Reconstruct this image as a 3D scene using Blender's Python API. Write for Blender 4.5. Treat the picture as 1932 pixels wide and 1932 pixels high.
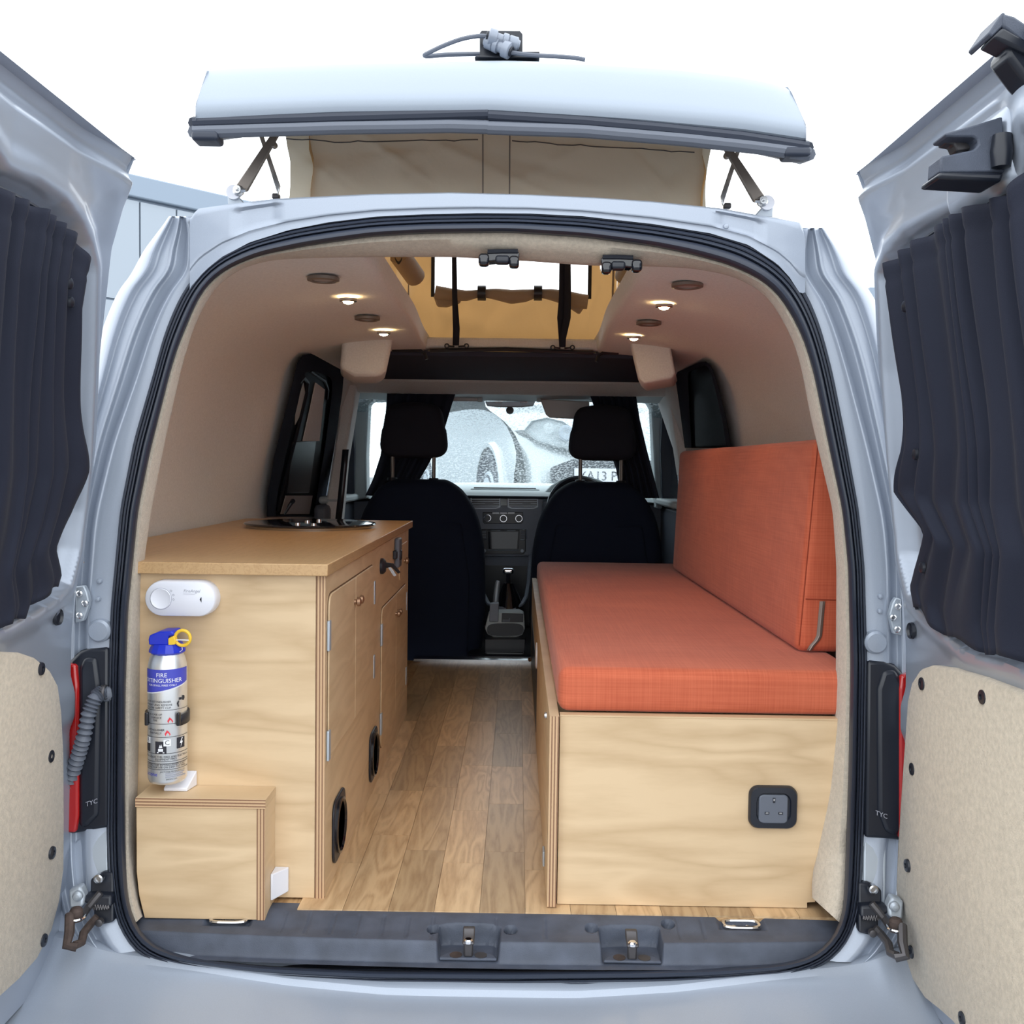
import bpy, bmesh, math, random
from mathutils import Vector
R0 = random.Random(7)
sc = bpy.context.scene
for o in list(bpy.data.objects): bpy.data.objects.remove(o)
COL = sc.collection
rad = math.radians
sin, cos, pi = math.sin, math.cos, math.pi

# ---------------------------------------------------------------- camera, sky, exposure
FPX, HALF = 1860.0, 966.0
CAM = Vector((0.045, -1.63, 0.746))
ROLL = rad(0.8)
_ux = 11*cos(ROLL) - 86*sin(ROLL); _uy = -11*sin(ROLL) - 86*cos(ROLL)
PITCH = math.atan2(-_uy, FPX); YAW = math.atan2(_ux, math.hypot(FPX, _uy))
FW = Vector((-sin(YAW)*cos(PITCH), cos(YAW)*cos(PITCH), -sin(PITCH)))
_r = Vector((cos(YAW), sin(YAW), 0)); _u = _r.cross(FW)
RT = _r*cos(ROLL) + _u*sin(ROLL); UP = -_r*sin(ROLL) + _u*cos(ROLL)
cd = bpy.data.cameras.new('camera'); cam = bpy.data.objects.new('camera', cd); COL.objects.link(cam)
cd.sensor_width = 36; cd.lens = FPX/1932*36; cd.clip_start = .02; cd.clip_end = 300
from mathutils import Matrix
m = Matrix((RT, UP, -FW)).transposed().to_4x4(); m.translation = CAM
cam.matrix_world = m
sc.camera = cam
sc.view_settings.view_transform = 'Standard'; sc.view_settings.look = 'None'
sc.view_settings.exposure = 0.0; sc.view_settings.gamma = 1.0
try: sc.view_settings.use_curve_mapping = False
except Exception: pass
w = bpy.data.worlds.new('sky'); sc.world = w; w.use_nodes = True
bg = w.node_tree.nodes['Background']
bg.inputs['Color'].default_value = (0.92, 0.965, 1.0, 1); bg.inputs['Strength'].default_value = 2.75

def ray(px, py):
    return FW + RT*((px-HALF)/FPX) - UP*((py-HALF)/FPX)
def PY(px, py, Y):
    d = ray(px, py); return CAM + d*((Y-CAM.y)/d.y)
def PX(px, py, X):
    d = ray(px, py); return CAM + d*((X-CAM.x)/d.x)
def PZ(px, py, z):
    d = ray(px, py); return CAM + d*((z-CAM.z)/d.z)
def interp(tab, x):
    if x <= tab[0][0]: return tab[0][1]
    for (a, b), (c, d) in zip(tab, tab[1:]):
        if x <= c: return b + (d-b)*(x-a)/(c-a)
    return tab[-1][1]
def smooth(a, b, x):
    t = max(0., min(1., (x-a)/(b-a))); return t*t*(3-2*t)

# ---------------------------------------------------------------- mesh helpers
class MB:
    def __init__(s): s.v = []; s.f = []
    def add(s, vs, fs):
        n = len(s.v); s.v += [tuple(p) for p in vs]; s.f += [tuple(i+n for i in f) for f in fs]; return s
    def box(s, x0, x1, y0, y1, z0, z1):
        return s.add([(x0,y0,z0),(x1,y0,z0),(x1,y1,z0),(x0,y1,z0),(x0,y0,z1),(x1,y0,z1),(x1,y1,z1),(x0,y1,z1)],
            [(0,3,2,1),(4,5,6,7),(0,1,5,4),(1,2,6,5),(2,3,7,6),(3,0,4,7)])
    def prism(s, poly, vec):
        n = len(poly); vec = Vector(vec); a = [Vector(p) for p in poly]
        s.add(a + [p+vec for p in a], [tuple(range(n)), tuple(range(2*n-1, n-1, -1))] + [(i, i+n, (i+1) % n+n, (i+1) % n) for i in range(n)])
        return s
    def loft(s, rings, closed=True, cap=False):
        n = len(rings[0]); assert all(len(r) == n for r in rings); vs = [p for r in rings for p in r]; fs = []
        m = n if closed else n-1
        for k in range(len(rings)-1):
            for i in range(m):
                j = (i+1) % n; fs.append((k*n+i, k*n+j, (k+1)*n+j, (k+1)*n+i))
        if cap: fs += [tuple(range(n-1, -1, -1)), tuple(range((len(rings)-1)*n, len(rings)*n))]
        return s.add(vs, fs)
    def tube(s, pts, r, n=8, closed=False, flat=1.0):
        pts = [Vector(p) for p in pts]; rr = r if isinstance(r, (list, tuple)) else [r]*len(pts)
        rings = []; ref = None
        for i, p in enumerate(pts):
            a = pts[i-1] if (i or closed) else p; b = pts[(i+1) % len(pts)] if (i < len(pts)-1 or closed) else p
            t = (b-a).normalized()
            if ref is None:
                ref = t.cross(Vector((0, 0, 1))); ref = ref if ref.length > .1 else t.cross(Vector((0, 1, 0)))
            ref = (ref - t*ref.dot(t)).normalized(); q = t.cross(ref)
            rings.append([p + ref*(cos(2*pi*k/n)*rr[i]) + q*(sin(2*pi*k/n)*rr[i]*flat) for k in range(n)])
        if closed: rings.append(rings[0]); return s.loft(rings)
        return s.loft(rings, cap=True)
    def lathe(s, prof, c, axis='Z', n=24, cap=True):
        c = Vector(c); rings = []
        for r, h in prof:
            ring = []
            for k in range(n):
                a = 2*pi*k/n; u, v = cos(a)*r, sin(a)*r
                q = {'Z': (u, v, h), 'Y': (u, h, v), 'X': (h, u, v)}[axis]; ring.append(c+Vector(q))
            rings.append(ring)
        return s.loft(rings, cap=cap)
    def grid(s, rows): return s.loft(rows, closed=False)
    def rbox(s, c, h, r, n=6, fn=None):
        """cushion-like box: centre c, half sizes h, edge radius r, fn deforms a local point"""
        c = Vector(c); h = Vector(h); seen = {}; vs = []; fs = []
        def pt(q):
            key = tuple(round(t, 5) for t in q)
            if key in seen: return seen[key]
            p = []
            for i in range(3):
                p.append(q[i])
            inner = Vector([max(-(h[i]-r), min(h[i]-r, p[i])) for i in range(3)])
            d = Vector(p)-inner
            o = inner + (d.normalized()*r if d.length > 1e-9 else d)
            if fn: o = Vector(fn(o))
            vs.append(c+o); seen[key] = len(vs)-1; return seen[key]
        def coords(H):
            e = [-H + r*(1-cos(pi/2*k/3))*0 + r*k/3 for k in range(4)]
            mid = [-(H-r) + 2*(H-r)*k/n for k in range(1, n)]
            return e + mid + [H-r*(3-k)/3 for k in range(4)]
        for ax in range(3):
            u, v = [(1, 2), (2, 0), (0, 1)][ax]
            cu, cv = coords(h[u]), coords(h[v])
            for sg in (-1, 1):
                for i in range(len(cu)-1):
                    for j in range(len(cv)-1):
                        q = []
                        for a, b in ((i, j), (i+1, j), (i+1, j+1), (i, j+1)):
                            p = [0, 0, 0]; p[ax] = sg*h[ax]; p[u] = cu[a]; p[v] = cv[b]; q.append(pt(p))
                        if sg < 0: q.reverse()
                        if len(set(q)) == 4: fs.append(tuple(q))
        return s.add(vs, fs)

WPOS = {}
def obj(name, mb, mat, parent=None, bevel=0, seg=2, flat=False, solid=0, sub=0, label=None, fix=False, off=-1.0, ang=35):
    me = bpy.data.meshes.new(name)
    base = WPOS.get(parent.name, Vector()) if parent else Vector()
    me.from_pydata([tuple(Vector(v)-base) for v in mb.v], [], mb.f)
    if fix or True:
        bm = bmesh.new(); bm.from_mesh(me); bmesh.ops.recalc_face_normals(bm, faces=bm.faces); bm.to_mesh(me); bm.free()
    me.materials.append(mat)
    if not flat:
        me.shade_smooth()
        try: me.set_sharp_from_angle(angle=rad(ang))
        except Exception: pass
    o = bpy.data.objects.new(name, me); COL.objects.link(o)
    if parent: o.parent = parent; WPOS[o.name] = base
    else: WPOS[o.name] = Vector()
    if solid:
        md = o.modifiers.new('solid', 'SOLIDIFY'); md.thickness = solid; md.offset = off
    if bevel:
        md = o.modifiers.new('bevel', 'BEVEL'); md.width = bevel; md.segments = seg; md.limit_method = 'ANGLE'; md.angle_limit = rad(40)
    if sub:
        md = o.modifiers.new('sub', 'SUBSURF'); md.levels = sub; md.render_levels = sub
    if label: o['label'] = label
    return o
def tag(o, label, cat=None, group=None, kind=None):
    o['label'] = label
    if cat: o['category'] = cat
    if group: o['group'] = group
    if kind: o['kind'] = kind
    return o
def thing(name, loc, label, cat, group=None, kind=None):
    o = bpy.data.objects.new(name, None); COL.objects.link(o); o.location = loc; o.empty_display_size = .05
    WPOS[o.name] = Vector(loc); return tag(o, label, cat, group, kind)
def rrect(w, h, r, n=5):
    pts = []
    for cx, cy, a0 in ((w/2-r, h/2-r, 0), (-w/2+r, h/2-r, 90), (-w/2+r, -h/2+r, 180), (w/2-r, -h/2+r, 270)):
        for k in range(n+1):
            a = rad(a0+90*k/n); pts.append((cx+r*cos(a), cy+r*sin(a)))
    return pts
def text_mb(mb, s, size, fn, align='CENTER', depth=0.0):
    cu = bpy.data.curves.new('t', 'FONT'); cu.body = s; cu.size = size; cu.align_x = align; cu.align_y = 'CENTER'; cu.resolution_u = 2
    o = bpy.data.objects.new('t', cu); COL.objects.link(o)
    dg = bpy.context.evaluated_depsgraph_get(); me = bpy.data.meshes.new_from_object(o.evaluated_get(dg))
    mb.add([fn(v.co.x, v.co.y) for v in me.vertices], [tuple(p.vertices) for p in me.polygons])
    bpy.data.objects.remove(o); bpy.data.curves.remove(cu); bpy.data.meshes.remove(me); return mb
def copy_tree(o, delta, name=None):
    c = o.copy(); COL.objects.link(c); c.location = o.location + Vector(delta)
    def rec(a, b):
        for ch in list(a.children):
            d = ch.copy(); COL.objects.link(d); d.parent = b; rec(ch, d)
    rec(o, c); return c

# ---------------------------------------------------------------- materials
def mat(name, col, rough=.5, metal=0, coat=0, spec=.5, bump=None, noise=None, emit=None, sheen=0, trans=0):
    """noise = (scale, amount[, stretch xyz]); bump = (scale, strength[, stretch])"""
    m = bpy.data.materials.new(name); m.use_nodes = True; nt = m.node_tree; b = nt.nodes['Principled BSDF']
    b.inputs['Base Color'].default_value = (*col, 1); b.inputs['Roughness'].default_value = rough; b.inputs['Metallic'].default_value = metal
    b.inputs['Coat Weight'].default_value = coat; b.inputs['Coat Roughness'].default_value = .08
    b.inputs['Specular IOR Level'].default_value = spec; b.inputs['Sheen Weight'].default_value = sheen
    if trans: b.inputs['Transmission Weight'].default_value = trans
    if emit: b.inputs['Emission Color'].default_value = (*emit[0], 1); b.inputs['Emission Strength'].default_value = emit[1]
    tc = nt.nodes.new('ShaderNodeTexCoord')
    def nz(scale, st=(1, 1, 1), detail=4):
        mp = nt.nodes.new('ShaderNodeMapping'); mp.inputs['Scale'].default_value = st
        nt.links.new(tc.outputs['Object'], mp.inputs['Vector'])
        n = nt.nodes.new('ShaderNodeTexNoise'); n.inputs['Scale'].default_value = scale; n.inputs['Detail'].default_value = detail
        nt.links.new(mp.outputs[0], n.inputs['Vector']); return n
    if noise:
        n = nz(noise[0], noise[2] if len(noise) > 2 else (1, 1, 1))
        r = nt.nodes.new('ShaderNodeValToRGB'); a = noise[1]
        r.color_ramp.elements[0].position = .3; r.color_ramp.elements[1].position = .7
        r.color_ramp.elements[0].color = (*[c*(1-a) for c in col], 1); r.color_ramp.elements[1].color = (*[min(1, c*(1+a)) for c in col], 1)
        nt.links.new(n.outputs['Fac'], r.inputs['Fac']); nt.links.new(r.outputs['Color'], b.inputs['Base Color'])
    if bump:
        n = nz(bump[0], bump[2] if len(bump) > 2 else (1, 1, 1)); bu = nt.nodes.new('ShaderNodeBump')
        bu.inputs['Strength'].default_value = bump[1]; bu.inputs['Distance'].default_value = .002
        nt.links.new(n.outputs['Fac'], bu.inputs['Height']); nt.links.new(bu.outputs[0], b.inputs['Normal'])
    return m
def wood(name, c1, c2, stretch, scale, dist=3.0, rough=.45, per=False, ring=8, fine=.35, spec=.35):
    """grain: distorted bands along the long axis plus fine fibres"""
    m = bpy.data.materials.new(name); m.use_nodes = True; nt = m.node_tree; b = nt.nodes['Principled BSDF']; L = nt.links.new
    N = nt.nodes.new
    tc = N('ShaderNodeTexCoord'); mp = N('ShaderNodeMapping'); mp.inputs['Scale'].default_value = stretch
    L(tc.outputs['Object'], mp.inputs['Vector']); vec = mp.outputs[0]
    oi = N('ShaderNodeObjectInfo')
    if per:
        sc_ = N('ShaderNodeVectorMath'); sc_.operation = 'SCALE'; sc_.inputs[0].default_value = (17, 31, 13); L(oi.outputs['Random'], sc_.inputs['Scale'])
        ad = N('ShaderNodeVectorMath'); ad.operation = 'ADD'; L(vec, ad.inputs[0]); L(sc_.outputs[0], ad.inputs[1]); vec = ad.outputs[0]
    n0 = N('ShaderNodeTexNoise'); n0.inputs['Scale'].default_value = scale; n0.inputs['Detail'].default_value = 2; n0.inputs['Distortion'].default_value = .4; L(vec, n0.inputs['Vector'])
    mu = N('ShaderNodeMath'); mu.operation = 'MULTIPLY'; mu.inputs[1].default_value = ring; L(n0.outputs['Fac'], mu.inputs[0])
    fr = N('ShaderNodeMath'); fr.operation = 'PINGPONG'; fr.inputs[1].default_value = .5; L(mu.outputs[0], fr.inputs[0])
    n1 = N('ShaderNodeTexNoise'); n1.inputs['Scale'].default_value = scale*14; n1.inputs['Detail'].default_value = 4; L(vec, n1.inputs['Vector'])
    mx = N('ShaderNodeMix'); mx.inputs[0].default_value = fine; L(fr.outputs[0], mx.inputs[2]); L(n1.outputs['Fac'], mx.inputs[3])
    r = N('ShaderNodeValToRGB'); r.color_ramp.elements[0].position = .05; r.color_ramp.elements[1].position = .45
    r.color_ramp.elements[0].color = (*c2, 1); r.color_ramp.elements[1].color = (*c1, 1); L(mx.outputs[0], r.inputs['Fac'])
    out = r.outputs['Color']
    if per:
        hs = N('ShaderNodeHueSaturation'); mr = N('ShaderNodeMapRange'); mr.inputs[3].default_value = .72; mr.inputs[4].default_value = 1.15
        L(oi.outputs['Random'], mr.inputs[0]); L(mr.outputs[0], hs.inputs['Value']); L(out, hs.inputs['Color']); out = hs.outputs[0]
    L(out, b.inputs['Base Color']); b.inputs['Roughness'].default_value = rough; b.inputs['Specular IOR Level'].default_value = spec
    bu = N('ShaderNodeBump'); bu.inputs['Strength'].default_value = .08; bu.inputs['Distance'].default_value = .001; L(mx.outputs[0], bu.inputs['Height']); L(bu.outputs[0], b.inputs['Normal'])
    return m
def plyedge(name, axis, pitch=.0026):
    m = bpy.data.materials.new(name); m.use_nodes = True; nt = m.node_tree; b = nt.nodes['Principled BSDF']; L = nt.links.new; N = nt.nodes.new
    tc = N('ShaderNodeTexCoord'); sx = N('ShaderNodeSeparateXYZ'); L(tc.outputs['Object'], sx.inputs[0])
    mu = N('ShaderNodeMath'); mu.operation = 'MULTIPLY'; mu.inputs[1].default_value = .5/pitch; L(sx.outputs[axis], mu.inputs[0])
    fr = N('ShaderNodeMath'); fr.operation = 'PINGPONG'; fr.inputs[1].default_value = .5; L(mu.outputs[0], fr.inputs[0])
    n1 = N('ShaderNodeTexNoise'); n1.inputs['Scale'].default_value = 60
    ad = N('ShaderNodeMath'); ad.operation = 'MULTIPLY_ADD'; ad.inputs[1].default_value = .25; L(n1.outputs['Fac'], ad.inputs[0]); L(fr.outputs[0], ad.inputs[2])
    r = N('ShaderNodeValToRGB'); r.color_ramp.elements[0].position = .25; r.color_ramp.elements[1].position = .45
    r.color_ramp.elements[0].color = (.24, .12, .065, 1); r.color_ramp.elements[1].color = (.60, .40, .23, 1); L(ad.outputs[0], r.inputs['Fac'])
    L(r.outputs[0], b.inputs['Base Color']); b.inputs['Roughness'].default_value = .6; return m
def weave(name, col, col2, sc_=1.0):
    """slubby crosshatch upholstery"""
    m = bpy.data.materials.new(name); m.use_nodes = True; nt = m.node_tree; b = nt.nodes['Principled BSDF']; L = nt.links.new; N = nt.nodes.new
    tc = N('ShaderNodeTexCoord'); outs = []
    for st in ((6, 6, 400), (400, 8, 8), (8, 400, 8)):
        mp = N('ShaderNodeMapping'); mp.inputs['Scale'].default_value = [s*sc_ for s in st]; L(tc.outputs['Object'], mp.inputs['Vector'])
        n = N('ShaderNodeTexNoise'); n.inputs['Scale'].default_value = 1.0; n.inputs['Detail'].default_value = 3; L(mp.outputs[0], n.inputs['Vector']); outs.append(n.outputs['Fac'])
    a = N('ShaderNodeMath'); a.operation = 'ADD'; L(outs[0], a.inputs[0]); L(outs[1], a.inputs[1])
    a2 = N('ShaderNodeMath'); a2.operation = 'ADD'; L(a.outputs[0], a2.inputs[0]); L(outs[2], a2.inputs[1])
    r = N('ShaderNodeValToRGB'); r.color_ramp.elements[0].position = .30; r.color_ramp.elements[1].position = .72
    d = N('ShaderNodeMath'); d.operation = 'DIVIDE'; d.inputs[1].default_value = 3; L(a2.outputs[0], d.inputs[0]); L(d.outputs[0], r.inputs['Fac'])
    r.color_ramp.elements[0].color = (*col2, 1); r.color_ramp.elements[1].color = (*col, 1)
    L(r.outputs[0], b.inputs['Base Color']); b.inputs['Roughness'].default_value = .85; b.inputs['Sheen Weight'].default_value = .15; b.inputs['Specular IOR Level'].default_value = .2
    bu = N('ShaderNodeBump'); bu.inputs['Strength'].default_value = .35; bu.inputs['Distance'].default_value = .001; L(d.outputs[0], bu.inputs['Height']); L(bu.outputs[0], b.inputs['Normal'])
    return m
def canvas_mat(name, col, tcol, mixf):
    m = bpy.data.materials.new(name); m.use_nodes = True; nt = m.node_tree; L = nt.links.new; N = nt.nodes.new
    b = nt.nodes['Principled BSDF']; out = nt.nodes['Material Output']
    b.inputs['Base Color'].default_value = (*col, 1); b.inputs['Roughness'].default_value = .8; b.inputs['Specular IOR Level'].default_value = .2
    t = N('ShaderNodeBsdfTranslucent'); t.inputs['Color'].default_value = (*tcol, 1)
    mx = N('ShaderNodeMixShader'); mx.inputs[0].default_value = mixf; L(b.outputs[0], mx.inputs[1]); L(t.outputs[0], mx.inputs[2]); L(mx.outputs[0], out.inputs['Surface'])
    tc = N('ShaderNodeTexCoord'); n = N('ShaderNodeTexNoise'); n.inputs['Scale'].default_value = 14; n.inputs['Detail'].default_value = 5; L(tc.outputs['Object'], n.inputs['Vector'])
    bu = N('ShaderNodeBump'); bu.inputs['Strength'].default_value = .35; bu.inputs['Distance'].default_value = .01; L(n.outputs['Fac'], bu.inputs['Height'])
    L(bu.outputs[0], b.inputs['Normal']); L(bu.outputs[0], t.inputs['Normal']); return m
def clear_mat(name, drops=False, tint=(1, 1, 1), haze=.06):
    m = bpy.data.materials.new(name); m.use_nodes = True; nt = m.node_tree; L = nt.links.new; N = nt.nodes.new
    nt.nodes.remove(nt.nodes['Principled BSDF']); out = nt.nodes['Material Output']
    t = N('ShaderNodeBsdfTransparent'); t.inputs['Color'].default_value = (*tint, 1)
    d = N('ShaderNodeBsdfTranslucent'); d.inputs['Color'].default_value = (.52, .60, .63, 1)
    g = N('ShaderNodeBsdfGlossy'); g.inputs['Roughness'].default_value = .05
    a = N('ShaderNodeMixShader'); a.inputs[0].default_value = haze; L(t.outputs[0], a.inputs[1]); L(d.outputs[0], a.inputs[2])
    c = N('ShaderNodeMixShader'); c.inputs[0].default_value = .05; L(a.outputs[0], c.inputs[1]); L(g.outputs[0], c.inputs[2])
    if drops:
        tc = N('ShaderNodeTexCoord'); v = N('ShaderNodeTexNoise'); v.inputs['Scale'].default_value = 95; v.inputs['Detail'].default_value = 3; L(tc.outputs['Object'], v.inputs['Vector'])
        r = N('ShaderNodeMapRange'); r.inputs[1].default_value = .48; r.inputs[2].default_value = .60; r.inputs[3].default_value = haze*.7; r.inputs[4].default_value = .5; L(v.outputs['Fac'], r.inputs[0]); L(r.outputs[0], a.inputs[0])
    L(c.outputs[0], out.inputs['Surface']); return m

M = {}
M['silver'] = mat('silver_paint', (.35, .395, .475), .34, .2, .35, noise=(900, .04))
M['silverin'] = mat('silver_paint_inner', (.36, .405, .485), .34, .35, .4)
M['rubber'] = mat('black_rubber', (.028, .035, .055), .38, spec=.4)
M['plastic'] = mat('dark_grey_plastic', (.062, .074, .105), .55, bump=(700, .25), noise=(25, .22))
M['black'] = mat('black_plastic', (.012, .015, .024), .35)
M['gloss'] = mat('black_gloss', (.006, .007, .012), .06, coat=.5)
M['greyp'] = mat('grey_plastic', (.12, .135, .17), .5, bump=(600, .1))
M['ltgrey'] = mat('light_grey_trim', (.52, .57, .585), .6)
M['carpet'] = mat('beige_carpet', (.55, .475, .385), .95, spec=.1, sheen=.3, bump=(450, .8), noise=(160, .10))
M['panelcarpet'] = mat('door_panel_carpet', (.545, .47, .37), .95, spec=.1, sheen=.3, bump=(450, .8), noise=(130, .12))
M['wallcarpet'] = mat('wall_carpet', (.775, .755, .735), .95, spec=.1, sheen=.25, bump=(500, .5), noise=(200, .06))
M['ply'] = wood('birch_ply', (.68, .50, .31), (.58, .41, .24), (1.2, 1.2, 7), 2.2, ring=5, fine=.25)
M['plyface'] = wood('birch_ply_front', (.70, .52, .325), (.56, .395, .23), (1.1, 1.1, 6.5), 2.0, ring=4, fine=.2)
M['oaktop'] = wood('oak_worktop', (.54, .345, .175), (.40, .235, .105), (9, .7, 9), 4, ring=8, fine=.6, rough=.35)
M['oak'] = wood('oak_plank', (.62, .43, .245), (.40, .245, .125), (6, .8, 6), 3.0, per=True, ring=8, fine=.35, rough=.3)
M['oakbase'] = wood('oak_floor_base', (.50, .32, .16), (.30, .165, .07), (7, .9, 7), 3.2, ring=9, fine=.3, rough=.4)
M['edgex'] = plyedge('ply_edge_x', 0); M['edgez'] = plyedge('ply_edge_z', 2); M['edgey'] = plyedge('ply_edge_y', 1)
M['orange'] = weave('orange_weave', (.64, .165, .085), (.43, .085, .040))
M['piping'] = mat('orange_seam', (.30, .05, .02), .9)
M['curtain'] = mat('black_curtain', (.016, .019, .034), .8, sheen=.03, spec=.25, bump=(900, .2))
M['seat'] = mat('black_seat_fabric', (.013, .018, .036), .9, spec=.15, bump=(900, .3))
M['headrest'] = mat('dark_headrest_fabric', (.030, .030, .042), .9, spec=.15, bump=(900, .3))
M['steel'] = mat('steel', (.62, .63, .65), .25, 1.0)
M['zinc'] = mat('zinc_plate', (.46, .51, .57), .5, .5)
M['darkmetal'] = mat('dark_metal', (.10, .095, .10), .45, .7)
M['bronze'] = mat('bronze_aluminium', (.26, .225, .20), .45, .5)
M['rust'] = mat('rusty_steel', (.070, .050, .044), .8, .3, noise=(60, .4))
M['alu'] = mat('brushed_can', (.84, .86, .88), .36, .85, bump=(400, .05, (1, 1, .05)))
M['blue'] = mat('blue_plastic', (.012, .03, .50), .3)
M['bluelabel'] = mat('blue_label', (.06, .07, .48), .4)
M['yellow'] = mat('yellow_ring', (.85, .55, .04), .35)
M['white'] = mat('white_plastic', (.78, .79, .86), .35)
M['whitetext'] = mat('white_print', (.85, .86, .9), .5)
M['blacktext'] = mat('black_print', (.02, .02, .03), .6)
M['greytext'] = mat('grey_print', (.35, .36, .42), .6)
M['redtext'] = mat('red_print', (.7, .04, .06), .6)
M['redlens'] = mat('red_lens', (.42, .012, .012), .12, coat=.5)
M['roofpaint'] = mat('roof_gelcoat', (.29, .335, .40), .45, 0, .1, noise=(900, .03))
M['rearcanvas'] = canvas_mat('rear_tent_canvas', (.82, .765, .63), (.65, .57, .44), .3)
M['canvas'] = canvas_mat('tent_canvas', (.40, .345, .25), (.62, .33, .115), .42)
M['flap'] = mat('flap_canvas', (.33, .265, .205), .8, bump=(30, .3))
M['chrome'] = mat('chrome', (.8, .8, .82), .08, 1.0)
M['knob'] = mat('bronze_knob', (.34, .20, .12), .35, .6)
M['glass'] = clear_mat('clear_glass')
M['wetglass'] = clear_mat('wet_windscreen', True, (.82, .91, .93), .10)
M['vinyl'] = clear_mat('clear_vinyl')
M['tint'] = mat('tinted_glass', (.010, .013, .026), .35, spec=.06)
M['asphalt'] = mat('asphalt', (.20, .20, .205), .9, bump=(90, .5), noise=(20, .15))
M['clad'] = mat('grey_cladding', (.33, .38, .44), .5)
M['clad2'] = mat('grey_fascia', (.24, .30, .38), .5)
M['carpaint'] = mat('silver_car_paint', (.56, .60, .62), .3, .3, .5)
M['lamp'] = mat('lit_lamp', (1, .8, .5), .5, emit=((1.0, .72, .36), 60))
M['zipgrey'] = mat('zip_grey', (.22, .17, .14), .6)
M['lens'] = mat('pale_lens', (.60, .65, .68), .2)
M['fade'] = mat('frosted_lens', (.42, .38, .37), .3)
M['dash'] = mat('dashboard_plastic', (.23, .26, .32), .55, bump=(600, .1))
M['lining'] = mat('dark_lining', (.062, .064, .092), .9, spec=.1)
M['groove'] = mat('dark_wood_groove', (.16, .09, .045), .8)
M['conn'] = mat('grey_connector', (.26, .29, .35), .4, .2)

# ---------------------------------------------------------------- ground and building
g = MB().box(-40, 40, -30, 60, -.70, -.62); o = obj('ground', g, M['asphalt']); tag(o, 'grey asphalt yard under the van', kind='structure')

bl = thing('warehouse', (-5, 12, -.62), 'pale grey clad warehouse behind the van at left', 'building')
A = Vector((-5.9, 11.2, 0)); B = Vector((-3.32, 13.9, 0)); dv = (B-A); nd = Vector((dv.y, -dv.x, 0)).normalized()
ztop = 4.62
obj('core', MB().prism([A+nd*-.05+Vector((0,0,-.62)), B+nd*-.05+Vector((0,0,-.62)), B+nd*-.05+Vector((0,0,ztop)), A+nd*-.05+Vector((0,0,ztop))], nd*-4), M['clad2'], bl)
npan = 7
for k in range(npan):
    a = A+dv*(k/npan); b = A+dv*((k+1)/npan); e = dv.normalized()*.012
    for z0, z1 in ((-.6, 1.62), (1.65, 2.9), (2.93, ztop-.34)):
        obj('panel', MB().prism([a+e+Vector((0,0,z0)), b-e+Vector((0,0,z0)), b-e+Vector((0,0,z1)), a+e+Vector((0,0,z1))], nd*-.06), M['clad'], bl)
obj('roof_fascia', MB().prism([A+nd*.05+Vector((0,0,ztop-.30)), B+nd*.05+Vector((0,0,ztop-.30)), B+nd*.05+Vector((0,0,ztop)), A+nd*.05+Vector((0,0,ztop))], nd*-.3), M['clad2'], bl, bevel=.02)
b2 = thing('far_building', (6.2, 16, -.62), 'small grey building corner seen past the right rear pillar', 'building')
p0 = PY(1641, 542, 16); p1 = PY(1690, 552, 16)
obj('wall', MB().box(p0.x+.04, p1.x+1, 16.1, 19, -.62, p0.z-.2), M['clad'], b2)
obj('roof', MB().box(p0.x, p1.x+1, 16, 19.1, p0.z-.2, p0.z), M['clad2'], b2)

# ---------------------------------------------------------------- outlines of the rear opening
OUT = [(700,1865),(560,1857),(435,1846),(308,1824),(254,1800),(217,1739),(203,1660),(200,1594),(202,1400),(203,1300),(208,1150),(226,962),(252,830),(290,700),(308,634),(326,587),(348,543),(380,504),(417,475),(471,449),(543,428),(620,414),(709,404),(800,400),(900,398),(1000,399),(1100,404),(1232,418),(1341,435),(1413,456),(1467,489),(1504,525),(1529,565),(1551,623),(1571,700),(1597,830),(1621,962),(1632,1071),(1637,1252),(1634,1450),(1630,1594),(1625,1703),(1612,1757),(1587,1797),(1551,1826),(1486,1848),(1341,1861),(1232,1866),(950,1869)]
INN = [(700,1830),(507,1822),(362,1808),(290,1784),(256,1748),(240,1690),(237,1594),(236,1450),(237,1300),(242,1150),(261,962),(284,850),(322,700),(337,652),(355,609),(373,565),(399,529),(435,504),(489,482),(580,464),(700,447),(800,441),(960,439),(1100,448),(1232,465),(1304,480),(1377,500),(1431,525),(1467,554),(1493,594),(1515,638),(1534,700),(1561,830),(1589,962),(1600,1071),(1604,1252),(1601,1450),(1596,1594),(1592,1703),(1585,1746),(1565,1775),(1540,1800),(1486,1817),(1341,1826),(1232,1828),(960,1831)]
LIP = [(700,1770),(420,1765),(290,1760),(268,1735),(258,1660),(257,1594),(262,1450),(267,1300),(272,1060),(286,962),(310,840),(341,700),(366,616),(391,565),(417,533),(453,507),(507,491),(580,487),(700,485),(853,485),(1000,493),(1107,501),(1232,503),(1304,506),(1377,519),(1428,543),(1457,572),(1478,606),(1500,652),(1513,700),(1530,790),(1571,962),(1578,1071),(1577,1252),(1575,1357),(1562,1500),(1540,1600),(1528,1690),(1545,1740),(1500,1765),(1200,1770)]
CEN = (920, 1130)
NS = 300
ANG = [2*pi*(k+.5)/NS for k in range(NS)]
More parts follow.
